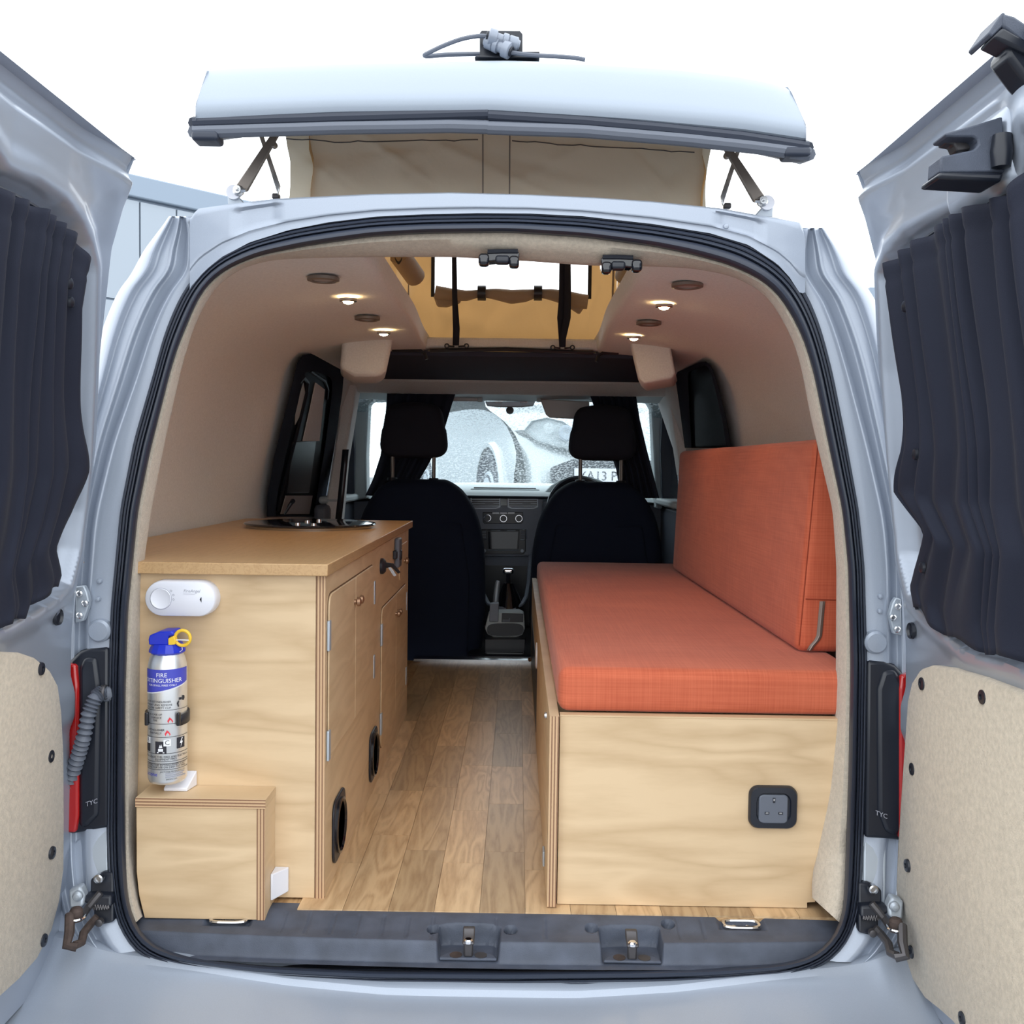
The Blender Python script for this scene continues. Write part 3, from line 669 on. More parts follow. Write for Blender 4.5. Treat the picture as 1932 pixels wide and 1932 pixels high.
for side, nm in ((-1, 'door_1'), (1, 'door_2')):
    which = 'left' if side < 0 else 'right'
    dr = thing(nm, (side*.68, HY, -.07), 'open '+which+' rear van door seen from its inner side', None, kind='structure')
    rim = [DP(x, y, side) for x, y in RIM[side]]
    a, b = rim[0], rim[-1]
    rim = [(SEND-.10, a[1]+.02), (SEND-.05, a[1]-.05), (SEND-.05, b[1]+.06), (SEND-.10, b[1]-.0)][::1][:0] + ([(.50, b[1]-.02), (.535, b[1]+.05), (.535, a[1]-.02), (.50, a[1]+.05)] + rim)
    pan = [DP(x, y, side, .015) for x, y in PANEL[side]]
    ztop, zbot = (1.231 if side < 0 else 1.222), -.074
    rows = []; NZ, NSS = 190, 120
    zl = [zbot+(ztop-zbot)*j/NZ for j in range(NZ+1)]
    def s0(z): 
        h = .085
        if z < zbot+h: return .15*(1-math.sqrt(max(0, 1-((zbot+h-z)/h)**2)))
        return .0
    pbox = pan
    for z in zl:
        row = []
        for i in range(NSS+1):
            u = i/NSS; s_ = s0(z)+(SEND-s0(z))*(u**1.35)
            d = sdist(rim, s_, z)
            off = 0.0
            off -= .024*smooth(.006, -.020, d)
            off += .010*smooth(.045, .012, d)*smooth(-.006, .004, d)
            off -= .018*smooth(.045, .012, ztop-z)                      # flange along the top
            off -= .004*smooth(.014, .010, abs(ztop-.026-z))
            off -= .003*smooth(.006, .0, s_-s0(z))                      # rolled hinge edge
            off -= .012*smooth(.03, .005, SEND-s_)
            top = smooth(.93, 1.08, z)*smooth(.03, .10, d)               # shallow hollow above the window
            off -= .016*top*smooth(.02, .16, s_)
            off += .008*smooth(.40, .36, z)*smooth(.30, .33, z)
            row.append(DW(s_, z, side, off))
        rows.append(row)
    skin = obj('inner_skin', MB().grid(rows), M['silverin'], dr, ang=60)
    ring = [DW(s0(z), z, side, -.016) for z in zl] + [DW(SEND*k/12, ztop, side, -.018) for k in range(1, 13)] + [DW(SEND, z, side, -.012) for z in zl[::-8]] + [DW(s0(zbot)+(SEND-s0(zbot))*(1-k/12), zbot, side, -.012) for k in range(1, 12)]
    out = [Vector((p.x+side*.03, p.y+.006*0, p.z)) for p in ring]; out2 = [Vector((p.x+side*.045, p.y+(-.012 if p.y > -.3 else .012), p.z)) for p in ring]
    obj('door_edge', MB().loft([ring, out, out2], cap=False), M['silver'], dr, ang=50)
    obj('outer_skin', MB().loft([out2, [Vector((side*.70+(p.x-side*.70)*.9+side*.03, -.30+(p.y+.30)*.9, .58+(p.z-.58)*.92)) for p in out2]], cap=True), M['silver'], dr, ang=50)
    # top weather lip with pointed corner
    obj('top_lip', MB().loft([[DW(q, ztop+e, side, f) for e, f in ((0, -.018), (.004, -.026), (.016, -.040), (.012, -.052), (-.004, -.045))] for q in (-.012, .02, .1, .3, SEND-.03)], cap=True), M['silver'], dr, ang=50)
    # carpet panel with black fasteners
    pp = [(min(q, .53), z) for q, z in pan]; e0, e1 = pan[0], pan[-1]
    ext = [(.50, e1[1] if side < 0 else -.05), (.535, -.02), (.54, .15), (.535, e0[1]-.03), (.50, e0[1])] if side < 0 else [(.50, pan[-1][1]), (.54, .0), (.54, e0[1]-.05), (.50, e0[1])]
    poly = pan+ext
    cx = sum(q for q, _ in poly)/len(poly); cz = sum(z for _, z in poly)/len(poly)
    r1 = [DW(q, z, side, .0) for q, z in poly]; r2 = [DW(q, z, side, .010) for q, z in poly]
    r3 = [DW(cx+(q-cx)*.97, cz+(z-cz)*.985, side, .016) for q, z in poly]
    carp = obj('carpet_panel', MB().loft([r1, r2, r3], cap=True), M['panelcarpet'], dr, ang=80)
    for x, y in SCREWS[side]:
        q, z = DP(x, y, side, .018); p = DW(q, z, side, .016)
        obj('fastener', MB().lathe([(.0105, side*.002), (.0095, -side*.002), (.004, -side*.003), (.0035, -side*.0008), (.0001, -side*.0008)], p, 'X', 16), M['black'], carp)
    # round drain plug near the hinge
    x, y = (105, 1164) if side < 0 else (1724, 1190)
    q, z = DP(x, y, side, .0); p = DW(q, z, side, .006)
    obj('hole', MB().lathe([(.0135, side*.004), (.0125, -side*.001), (.010, side*.003), (.0001, side*.004)], p, 'X', 18), M['black'], dr)
    # curtain
    if side < 0:
        edge = [(156,502),(147,543),(138,594),(139,700),(141,800),(141,890),(127,970),(107,1035),(116,1068),(119,1085),(112,1107)]
        topc = [(156,502),(140,455),(130,442),(105,420),(69,395),(22,370),(0,362)]
        botc = [(112,1107),(94,1113),(75,1125),(54,1140),(47,1164),(20,1172),(0,1181)]; npl = 10
    else:
        edge = [(1676,507),(1690,600),(1700,690),(1712,800),(1716,850),(1708,930),(1728,970),(1746,1003),(1734,1040),(1722,1075),(1713,1110),(1722,1150)]
        topc = [(1676,507),(1700,488),(1721,470),(1800,415),(1850,390),(1932,363)]
        botc = [(1722,1150),(1745,1150),(1775,1192),(1810,1207),(1850,1226),(1932,1250)]; npl = 9
    E_ = [DP(x, y, side, .015) for x, y in edge]; T_ = [DP(x, y, side, .015) for x, y in topc]; B_ = [DP(x, y, side, .015) for x, y in botc]
    sR = .52; T_.append((sR, T_[-1][1]+.02)); B_.append((sR, B_[-1][1]-.01))
    zt0, zb0 = E_[0][1], E_[-1][1]
    ed = [((zt0-z)/(zt0-zb0), q) for q, z in E_]
    rows = []; NV, NU = 60, 190
    Rn = random.Random(3+side); ph = [Rn.uniform(-.5, .5) for _ in range(60)]
    cw_ = [0]
    for k in range(npl+3): cw_.append(cw_[-1]+Rn.uniform(.45, 1.7))
    CUM = [(c_/cw_[-1], k/(len(cw_)-1)) for k, c_ in enumerate(cw_)]
    def pleat(u, v):
        f = interp(CUM, u)*npl; i = int(f); w_ = f-i
        a = f+.45*(ph[i]*(1-w_)+ph[i+1]*w_) + .35*v*sin(i*1.7)*(1-u)*.3
        k = .5-.5*cos(2*pi*a)
        return .006+.022*k*(.55+.45*abs(ph[i+7])*2)*(1-.35*smooth(.72, 1, v))*(1-.35*smooth(.12, .5, v)) + .006*sin(u*23+v*5)*v
    for j in range(NV+1):
        v = j/NV; row = []; sl_ = interp(ed, v)
        for i in range(NU+1):
            u = i/NU; q = sl_+(sR-sl_)*u
            zt = interp(T_, T_[0][0]+(sR-T_[0][0])*u); zb = interp(B_, B_[0][0]+(sR-B_[0][0])*u)
            z = zt+(zb-zt)*v + .004*sin(u*npl*2.3)*smooth(.9, 1, v)
            hem = .002*(abs(v-.055) < .006)
            row.append(DW(q, z, side, .008+pleat(u, v)-hem + .018*math.exp(-((v-.62)/.12)**2)*math.exp(-u*7)))
        rows.append(row)
    c = obj('window_curtain', MB().grid(rows), M['curtain'], None, solid=.002, ang=80)
    tag(c, 'black pleated curtain covering the '+which+' rear door window', 'curtain')
    hemr = [[r[i] + Vector((-side*.0012, 0, 0)) for i in range(NU+1)] for r in rows[3:5]]
    obj('hem_stitch', MB().grid(hemr), M['curtain'], c, ang=80)
    obj('track', MB().tube([DW(q, interp(T_, q)+.004, side, .008) for q in [T_[0][0]+(sR-T_[0][0])*k/14 for k in range(15)]], .005, 6), M['black'], dr)
    for (x, y) in ([(135,535),(137,570)] if side < 0 else [(1704,578),(1724,857),(1737,1071)]):
        q, z = DP(x, y, side, .03); obj('press_stud', MB().lathe([(.0085, 0), (.0075, -side*.004), (.003, -side*.006), (.0001, -side*.006)], DW(q, z, side, .026), 'X', 18), M['black'], c)
# latch hardware at the top of the right door
Yl = -.50
lt = obj('top_latch', MB().prism([PY(x, y, Yl) for x, y in ((1782,251),(1844,234),(1892,219),(1897,300),(1896,325),(1773,326),(1775,295),(1800,290),(1838,282),(1846,272),(1844,262),(1836,258),(1785,258))], (0, .035, 0)), M['plastic'], bpy.data.objects['door_2'], bevel=.003)
obj('latch_base', MB().prism([PY(x, y, Yl-.006) for x, y in ((1773,324),(1896,324),(1890,343),(1768,336))], (0, .05, 0)), M['black'], lt, bevel=.004)
obj('latch_pawl', MB().prism([PY(x, y, Yl+.02) for x, y in ((1783,262),(1842,262),(1842,280),(1806,286),(1800,272),(1783,270))], (0, .02, 0)), M['darkmetal'], lt, bevel=.002)
obj('latch_knuckle', MB().lathe([(.0, -.02), (.010, -.018), (.012, 0), (.010, .018), (0, .02)], PY(1890, 285, Yl-.005), 'Z', 16), M['black'], lt)
d2 = bpy.data.objects['door_2']
obj('latch_cover', MB().prism([PY(x, y, -.50) for x, y in ((1896,205),(1912,188),(1990,120),(1990,400),(1900,345),(1895,310))], (0, .16, 0)), M['silverin'], d2, bevel=.014, seg=4)
obj('stay_bracket', MB().prism([PY(x, y, -.548) for x, y in ((1865,62),(1892,22),(1898,24),(1894,48),(1872,70))], (0, .05, 0)), M['plastic'], d2, bevel=.003)
obj('stay_arm', MB().prism([PY(x, y, -.55) for x, y in ((1893,24),(1915,30),(1960,60),(1960,95),(1930,80),(1892,50))], (0, .03, 0)), M['plastic'], d2, bevel=.003)
obj('stay_body', MB().prism([PY(x, y, -.552) for x, y in ((1874,69),(1893,50),(1960,88),(1960,110),(1905,84))], (0, .035, 0)), M['black'], d2, bevel=.003)
obj('pull_handle', MB().prism([PY(x, y, -.545) for x, y in ((1897,90),(1910,78),(1940,70),(1980,80),(1980,200),(1932,148),(1905,112),(1898,102))], (0, .04, 0)), M['black'], d2, bevel=.010, seg=4)

# ---------------------------------------------------------------- pop-up roof
pr = thing('pop_up_roof', (0, .8, 1.19), 'raised silver pop-up roof with beige canvas sides above the van', 'roof')
SL = .36     # the lid rises towards the front
Yb = 0.0
def lidring(px_pts, Y): return [PY(x, y, Y) for x, y in px_pts]
bot = [(372,233),(368,222),(640,212),(925,209),(1200,227),(1400,246),(1519,262),(1517,272)]
#  cross-sections front to back: each is an open line left-bottom -> left-top -> right-top -> right-bottom
xsL = [(370,230),(372,196),(377,172),(386,142),(393,130),(410,126)]
xsT = [(520,121),(640,116),(800,113),(960,112),(1120,117),(1280,127),(1400,141),(1465,154)]
xsR = [(1487,162),(1497,172),(1507,196),(1517,225),(1521,238),(1520,264)]
face_low = [(372,228),(500,217),(640,212),(800,209),(925,208),(1100,217),(1250,231),(1400,246),(1519,263)]
face_low = [(x, y+11) for x, y in face_low]
def low(x): return interp(face_low, x)
mid = [(371,200),(640,190),(925,187),(1200,204),(1400,221),(1521,240)]
top = [(393,131),(410,126),(520,121),(640,116),(800,113),(960,112),(1120,117),(1280,127),(1400,141),(1465,154),(1490,165)]
XN = 60
def line(tab, x0, x1, Y, n=XN): return [PY(x0+(x1-x0)*k/n, interp(tab, x0+(x1-x0)*k/n), Y) for k in range(n+1)]
def shift(r, dy, dz, dx=0): 
    c = .01
    return [Vector((c+(p.x-c)*(1+dx), p.y+dy, p.z+dz)) for p in r]
L0 = line(face_low, 370, 1520, Yb+.02); L1 = line(mid, 369, 1521, Yb); L2 = line([(393,128+6)]+[(x, y+10) for x, y in top[1:]], 390, 1494, Yb+.055); L3 = line(top, 396, 1486, Yb+.085)
rows = [L0, line([(x, (y+low(x))/2+6) for x, y in mid], 369, 1521, Yb), L1, line([(x, y-6) for x, y in mid], 370, 1520, Yb+.002), L2, L3, shift(L3, .06, .02)]
for k in range(1, 9): rows.append(shift(L3, .06+.22*k, .02+.22*k*SL*.9, 0))
lid = obj('roof_lid', MB().grid(rows), M['roofpaint'], pr, sub=1, ang=60)
for e, nm in ((0, 'l'), (-1, 'r')):
    rr = []
    for r in rows[:6]: rr.append(r[e])
    far = [Vector((p.x, 1.85, p.z+SL*(1.85-p.y))) for p in rr]
    obj('roof_side', MB().loft([rr, far], closed=False), M['roofpaint'], pr)
Lb = [Vector((p.x, p.y+1.8, p.z+1.8*SL)) for p in L0]
obj('roof_underside', MB().grid([[p+Vector((0, .03, .012)) for p in L0], Lb]), M['flap'], pr)
for tab, r, nm, m_ in (([(366,232),(640,223),(918,215),(921,215)], .0102, 'upper_seal', 'rubber'), ([(366,249),(640,241),(850,238),(922,240)], .0108, 'lower_seal', 'greyp'), ([(921,219),(1100,230),(1250,243),(1400,259),(1524,278)], .0102, 'upper_seal', 'rubber'), ([(920,241),(1100,247),(1300,264),(1420,277),(1527,291)], .0108, 'lower_seal', 'greyp')):
    pts = [PY(x, y, Yb+.012) for x, y in [(tab[0][0]+(tab[-1][0]-tab[0][0])*k/30, interp(tab, tab[0][0]+(tab[-1][0]-tab[0][0])*k/30)) for k in range(31)]]
    obj(nm, MB().tube(pts, r, 10), M[m_], pr)
    if tab[0][0] < 400: obj('side_seal', MB().tube([pts[0], pts[0]+Vector((.0, .05, .01)), pts[0]+Vector((0, 1.6, 1.6*SL))], r, 8), M[m_], pr)
    if tab[-1][0] > 1500: obj('side_seal', MB().tube([pts[-1], pts[-1]+Vector((0, .05, .01)), pts[-1]+Vector((0, 1.6, 1.6*SL))], r, 8), M[m_], pr)
for x, y in ((392,262),(1500,292)):
    p = PY(x, y, Yb+.02); obj('seal_foot', MB().rbox(p, (.022, .02, .008), .006, 3), M['rubber'], pr)
# canvas: rear wall, two sides and front wall, with soft folds
Rc = random.Random(11)
folds = [(Rc.uniform(0, 1), Rc.uniform(.2, .9), Rc.uniform(.02, .07), Rc.uniform(-1.2, 1.2), Rc.uniform(-.010, .010)) for _ in range(26)]
def fold(u, v):
    d = 0
    for fu, fv, fw, fa, am in folds:
        a = (u-fu)*2.2*cos(fa)+(v-fv)*sin(fa)*.8; b = -(u-fu)*2.2*sin(fa)+(v-fv)*cos(fa)*.8
        d += am*math.exp(-(b/fw)**2)*math.exp(-(a/.35)**2)
    return d
cl0, cr0 = PY(522, 372, .28), PY(1356, 392, .28); ct0, ct1 = PY(532, 222, .28), PY(1348, 252, .28)
rows = []
for j in range(41):
    v = j/40; row = []
    for i in range(121):
        u = i/120; top_ = ct0.lerp(ct1, u); bt = cl0.lerp(cr0, u); bt = Vector((bt.x, bt.y, 1.15))
        p = top_.lerp(bt, v); scal = .018*sin(pi*v)*(abs(u-.5)*2)**6
        row.append(Vector((p.x+(.5-u)*scal*2, p.y+fold(u, v*1.2)*(1-.3*v)+.012*sin(pi*v), p.z)))
    rows.append(row)
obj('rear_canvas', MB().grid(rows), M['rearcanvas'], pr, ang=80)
for (xa, xb) in ((540, 902), (966, 1310)):
    tab = [(540,262),(640,268),(800,266),(902,264)] if xa < 900 else [(966,266),(1100,275),(1310,288)]
    obj('pocket_seam', MB().tube([PY(xa+(xb-xa)*k/24, interp(tab, xa+(xb-xa)*k/24), .276) + Vector((0, fold(.05+.9*k/24, .2)-.002, 0)) for k in range(25)], .0011, 4), M['darkmetal'], pr)
for x0_, x1_ in ((911, 911), (962, 961)):
    obj('centre_seam', MB().tube([PY(x0_+(x1_-x0_)*k/8, 240+150*k/8, .276-.004) for k in range(9)], .0013, 4), M['bronze'], pr)
FX0, FX1, FY = -.325, .36, 1.62
for s, xr0, xr1 in ((-1, -.365, FX0), (1, .385, FX1)):
    rows = []
    for j in range(21):
        v = j/20; row = []
        for i in range(61):
            u = i/60; y = .28+(FY-.28)*u; x = xr0+(xr1-xr0)*u
            zt = 1.40+(y-.28)*SL+.02
            row.append(Vector((x+.006*sin(u*70+3*v)*smooth(0, .2, v)+fold(u*1.5, v)*.7, y, zt+(1.12-zt)*v)))
        rows.append(row)
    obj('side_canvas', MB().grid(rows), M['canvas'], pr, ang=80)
# front wall with the window opening left out
wl, wr, wz = PY(817, 548, FY).x, PY(1112, 548, FY).x, PY(960, 560, FY).z
zt = 1.74; rows = []
def fw(x, z): return Vector((x, FY+fold((x-FX0)/.7, (z-1.1)/.6)*.8, z))
for (x0_, x1_, z0_, z1_, nx_, nz_) in ((FX0, wl, 1.12, zt, 14, 40), (wr, FX1, 1.12, zt, 14, 40), (wl, wr, 1.12, wz, 40, 16), (wl, wr, 1.66, zt, 40, 6)):
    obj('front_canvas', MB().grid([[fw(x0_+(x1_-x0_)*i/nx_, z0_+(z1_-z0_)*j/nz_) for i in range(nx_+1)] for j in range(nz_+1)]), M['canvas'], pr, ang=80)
obj('window_pane', MB().box(wl, wr, FY+.004, FY+.005, wz, 1.66), M['vinyl'], pr)
for x in (wl, wr): obj('zip', MB().box(x-.006, x+.006, FY-.010, FY-.006, wz-.005, 1.66), M['black'], pr)
for px, a in ((768, 1), (1158, -1)):
    obj('corner_seam', MB().tube([PY(px, 490, FY-.012), PY(px+2*a, 560, FY-.014), PY(px-2*a, 640, FY-.012)], .004, 5), M['bronze'], pr)
# rolled window flap with two bands
cen = [(822,552,1.0),(850,556,.9),(880,558,.75),(908,553,.5),(935,555,.8),(965,560,1.0),(990,558,.9),(1015,553,.55),(1040,556,.8),(1065,561,1.0),(1090,568,1.1),(1112,570,1.0)]
pts = []; rr = []
for k in range(len(cen)-1):
    for q in range(6):
        t = q/6; a, b = cen[k], cen[k+1]; pts.append(PY(a[0]+(b[0]-a[0])*t, a[1]+(b[1]-a[1])*t, FY-.04)); rr.append((a[2]+(b[2]-a[2])*t)*.028)
obj('rolled_flap', MB().tube(pts, rr, 14, flat=.8), M['flap'], pr)
obj('flap_corner', MB().prism([PY(x, y, FY-.045) for x, y in ((818,560),(822,548),(870,556),(868,570),(842,578),(824,577))], (0, .03, 0)), M['flap'], pr, bevel=.006)
obj('flap_corner', MB().prism([PY(x, y, FY-.045) for x, y in ((1060,560),(1112,556),(1105,575),(1094,592),(1076,580),(1062,574))], (0, .03, 0)), M['flap'], pr, bevel=.006)
for px, py in ((909, 553), (1015, 553)):
    p = PY(px, py, FY-.04); obj('flap_band', MB().loft([[p+Vector((dx, .030*cos(a), .0245*sin(a)+.0)) for a in [2*pi*i/16 for i in range(16)]] for dx in (-.013, .013)]), M['black'], pr)
# rolled side flaps
for p_, q_, r in ((PY(752, 478, 1.30), PY(783, 522, 1.42), .032), (PY(1196, 470, 1.15), PY(1176, 520, 1.38), .026)):
    obj('side_flap_roll', MB().tube([p_, p_.lerp(q_, .5), q_, q_+(q_-p_).normalized()*.012], [r, r, r, r*.45], 14), M['flap'], pr)
obj('zip_pull', MB().prism([PY(x, y, 1.36) for x, y in ((1171,522),(1177,530),(1178,536),(1173,537),(1169,526))], (0, .004, 0)), M['black'], pr)
obj('flap_tie', MB().loft([[PY(745+14*u, 489+10*sin(pi*u), 1.28)+Vector((0, 0, dz)) for u in [k/10 for k in range(11)]] for dz in (0, .008)], closed=False), M['black'], pr, solid=.002)
# scissor arms
for s in (-1, 1):
    X = (lambda x: x) if s < 0 else (lambda x: 1888-x)
    dy = 0 if s < 0 else 20
    arm = obj('scissor_arm', MB().prism([PY(X(x), y+dy, .16) for x, y in ((443,352),(451,362),(466,360),(528,250),(514,248))], (0, .008, 0)), M['bronze'], pr, bevel=.002)
    obj('bolt', MB().lathe([(.0001, -.014), (.003, -.014), (.003, -.008), (.007, -.008), (.007, 0), (.010, .001), (.010, .006), (.0001, .006)], PY(X(449), 359+dy, .155), 'X' if False else 'Y', 12), M['steel'], arm)
    obj('pin', MB().tube([PY(X(455), 359+dy, .15), PY(X(464), 359+dy, .15)], .0035, 8), M['steel'], arm)
    obj('washer', MB().lathe([(.0, 0), (.013, 0), (.013, .008), (0, .008)], PY(X(440), 362+dy, .158), 'Y', 20), M['white'], arm)
    obj('rear_arm', MB().prism([PY(X(x), y+dy, .20) for x, y in ((486,248),(494,248),(528,350),(524,368))], (0, .006, 0)), M['steel'], pr, bevel=.001)
    obj('pivot', MB().lathe([(0, -.004), (.006, -.004), (.006, .012), (0, .012)], PY(X(515), 271+dy, .155), 'Y', 12), M['bronze'], arm)
    obj('arm_bracket', MB().prism([PY(X(x), y+dy, .165) for x, y in ((430,390),(428,352),(438,350),(446,366),(462,384),(466,392))], (0, .01, 0)), M['zinc'], pr, bevel=.002)
    obj('canvas_foot', MB().rbox(PY(X(521) if s < 0 else 1372, 371 if s < 0 else 389, .24), (.007, .007, .005), .003, 3), M['darkmetal'], pr)
# solar lead entry plate with two connectors
Yg = .16
gb = thing('cable_bracket', PY(946, 106, Yg), 'black bracket with two grey cable connectors on top of the pop-up roof', 'bracket')
bp = [(905,107),(905,62),(909,57),(981,58),(986,64),(986,107)]
obj('plate', MB().prism([PY(x, y, Yg) for x, y in bp], (0, .004, 0)), M['black'], gb, bevel=.001)
obj('foot', MB().prism([PY(x, y, Yg-.004) for x, y in ((895,108),(1018,109),(1018,97),(986,97),(986,104),(900,104))], (0, .05, 0)), M['black'], gb, bevel=.001)
for a, b, c0 in (((921,68), (980,86), (905,68)), ((963,97), (915,76), (985,101))):
    p, q = PY(*a, Yg-.022), PY(*b, Yg-.012)
    L_ = (q-p); prof = [(0, .009), (.03, .0145), (.26, .0145), (.28, .010), (.45, .0095), (.47, .013), (.62, .013), (.64, .0105), (.68, .0125), (.92, .0125), (.95, .009), (1, .008)]
    obj('connector', MB().tube([p+L_*t for t, _ in prof], [r for _, r in prof], 16), M['conn'], gb)
    obj('gland', MB().tube([p-L_*.06, p+L_*.03], .0085, 12), M['black'], gb)
def lead(pts):
    P_ = [PY(x, y, Y) for x, y, Y in pts]; out = []
    for i in range(len(P_)-1):
        a, b, c, d = P_[max(i-1, 0)], P_[i], P_[i+1], P_[min(i+2, len(P_)-1)]
        for k in range(8):
            t = k/8; out.append(.5*((2*b)+(c-a)*t+(2*a-5*b+4*c-d)*t*t+(3*b-3*c+d-a)*t**3))
    return out+[P_[-1]]
obj('cable', MB().tube(lead([(925,69,Yg-.02),(903,68,Yg-.02),(870,74,Yg-.02),(835,87,Yg-.01),(808,100,Yg),(801,104,Yg+.01),(808,106,Yg+.02),(845,103,Yg+.03),(905,102,Yg+.04)]), .0040, 8), M['greyp'], gb)
obj('cable', MB().tube(lead([(958,98,Yg-.02),(985,102,Yg-.02),(1020,105,Yg-.01),(1060,107,Yg),(1090,110,Yg),(1104,113,Yg)]), .0040, 8), M['greyp'], gb)

# ---------------------------------------------------------------- kitchen cabinet
CX, CY0, CY1, CTOP = -.277, .03, 1.29, .557
kc = thing('kitchen_cabinet', (-.5, .6, 0), 'birch plywood kitchen cabinet with rounded doors along the left side', 'cabinet')
obj('end_panel', MB().box(-.76, CX-.017, CY0, CY0+.015, .0, CTOP), M['plyface'], kc, bevel=.0008)
obj('carcass', MB().box(-.755, CX-.018, CY0+.016, CY1, .0, CTOP-.001), M['plyface'], kc)
obj('side_panel', MB().box(CX-.016, CX, CY0+.0015, CY1, 0, CTOP), M['ply'], kc)
obj('panel_edge', MB().box(CX-.016, CX-.0002, CY0-.001, CY0+.0014, 0, CTOP), M['edgex'], kc, label='layered plywood edge')
def faceprism(poly, t=.0035, x=CX): return MB().prism([(x, y, z) for y, z in poly], (t, 0, 0))
def arcs(pts, rads, n=5):
    out = []
    N = len(pts)
    for i in range(N):
        p = Vector((*pts[i], 0)); a = Vector((*pts[i-1], 0)); b = Vector((*pts[(i+1) % N], 0)); r = rads[i]
        if r <= 0: out.append((p.x, p.y)); continue
        u = (a-p).normalized()*r; v = (b-p).normalized()*r
        for k in range(n+1):
            t = k/n; q = p+u*(1-t)**2+v*t**2; out.append((q.x, q.y))
    return out
DOORS = [('near left', [(.045,.237),(.3185,.237),(.3185,.522),(.045,.522)], [.03,0,0,.03], .302, .475, [(.045,.452),(.045,.262)], 'y'),
         ('near right', [(.3215,.237),(.575,.237),(.575,.522),(.3215,.522)], [0,.03,.03,0], .338, .475, [(.575,.458),(.575,.29)], 'y'),
         ('far left', [(.705,.062),(.982,.062),(.982,.402),(.705,.402)], [.03,0,0,.03], .965, .352, [(.705,.34),(.705,.125)], 'y'),
         ('far right', [(.985,.062),(1.225,.062),(1.225,.402),(.985,.402)], [0,.03,.03,0], 1.005, .352, [(1.225,.35),(1.225,.13)], 'y')]
def knob(y, z, parent, r=.009):
    return obj('knob', MB().lathe([(.0001, .0), (r*.55, .0), (r*.5, .004), (r, .007), (r*.9, .012), (r*.4, .014), (.0001, .0145)], (CX+.0035, y, z), 'X', 18), M['knob'], parent)
for nm, poly, rr, ky, kz, hin, _ in DOORS:
    cxx = sum(p[0] for p in poly)/4; czz = sum(p[1] for p in poly)/4
    obj('door_gap', faceprism(arcs([(p[0]+(.0022 if p[0] > cxx else -.0022), p[1]+(.0022 if p[1] > czz else -.0022)) for p in poly], rr), .0004), M['groove'], kc)
    d = obj('cabinet_door', faceprism(arcs(poly, rr)), M['ply'], kc, bevel=.0022, seg=3)
    knob(ky, kz, d)
    for hy, hz in hin:
        hg = obj('hinge', MB().box(CX+.0006, CX+.0055, hy-.008, hy+.008, hz-.026, hz+.026), M['zinc'], d, bevel=.0012)
        
dw = obj('drawer', faceprism(arcs([(1.05,.428),(1.245,.428),(1.245,.525),(1.05,.525)], [.02]*4)), M['ply'], kc, bevel=.0022, seg=3)
knob(1.15, .475, dw, .010)
for cy, cz, h in ((.152, .084, .116), (.585, .088, .112)):
    vp = arcs([(cy-h/2,cz-h/2),(cy+h/2,cz-h/2),(cy+h/2,cz+h/2),(cy-h/2,cz+h/2)], [.03]*4)
    v = obj('vent', faceprism(vp, .005), M['black'], kc, bevel=.0025, seg=3)
    obj('vent_ring', MB().lathe([(.050, .004), (.050, .009), (.046, .010), (.043, .006)], (CX, cy, cz), 'X', 32, cap=False), M['gloss'], v)
    obj('vent_mesh', MB().lathe([(.043, .0055), (.0001, .0055)], (CX, cy, cz), 'X', 24), M['rubber'], v)
sw = obj('control_panel', MB().box(CX, CX+.014, .955, 1.010, .474, .552), M['greyp'], kc, bevel=.005, seg=3, label='black control panel with switch')
obj('switch', MB().box(CX+.013, CX+.018, .965, .985, .495, .52), M['black'], sw, bevel=.002)
obj('side_clip', MB().box(CX, CX+.010, .925, .950, .500, .522), M['black'], kc, bevel=.002)
lk = obj('lock', MB().lathe([(.0001, 0), (.019, 0), (.019, .006), (.013, .012), (.0001, .013)], (CX, .70, .505), 'X', 20), M['black'], kc)
obj('key', MB().prism([(CX+.012, .695, .515), (CX+.03, .70, .512), (CX+.046, .71, .490), (CX+.040, .712, .486), (CX+.024, .705, .503), (CX+.012, .70, .500)], (0, .003, 0)), M['black'], lk, bevel=.001)
obj('key_blade', MB().prism([(CX+.010, .702, .512), (CX+.026, .706, .498), (CX+.036, .71, .482), (CX+.030, .71, .480)], (0, .002, 0)), M['steel'], lk)
wt = obj('worktop', MB().box(-.775, CX+.006, CY0-.017, CY1+.06, CTOP+.0005, CTOP+.0205), M['oaktop'], None, bevel=.0015)
tag(wt, 'oak block worktop on top of the kitchen cabinet', 'worktop')
hb = thing('hob_lid', (-.56, .86, CTOP+.0205), 'round black glass hob and sink lid set on the oak worktop', 'hob')
hc = PZ(586, 992, CTOP+.024); hx = (PZ(714, 994, CTOP+.026)-PZ(457, 994, CTOP+.026)).length/2
obj('rim', MB().lathe([(hx*.96, 0), (hx*.97, .006), (hx*.94, .007), (.0001, .007)], (hc.x, hc.y, CTOP+.0205), 'Z', 64), M['steel'], hb)
obj('glass_top', MB().lathe([(hx*.98, .007), (hx, .009), (hx*.99, .0125), (hx*.95, .0135), (.0001, .0135)], (hc.x, hc.y, CTOP+.0205), 'Z', 72), M['gloss'], hb)
for (x, y) in ((580,986),(602,984),(562,991),(592,992)):
    p = PZ(x, y, CTOP+.034); obj('knob', MB().lathe([(.0001, 0), (.007, 0), (.006, .006), (.0001, .007)], p, 'Z', 14), M['steel'], hb)
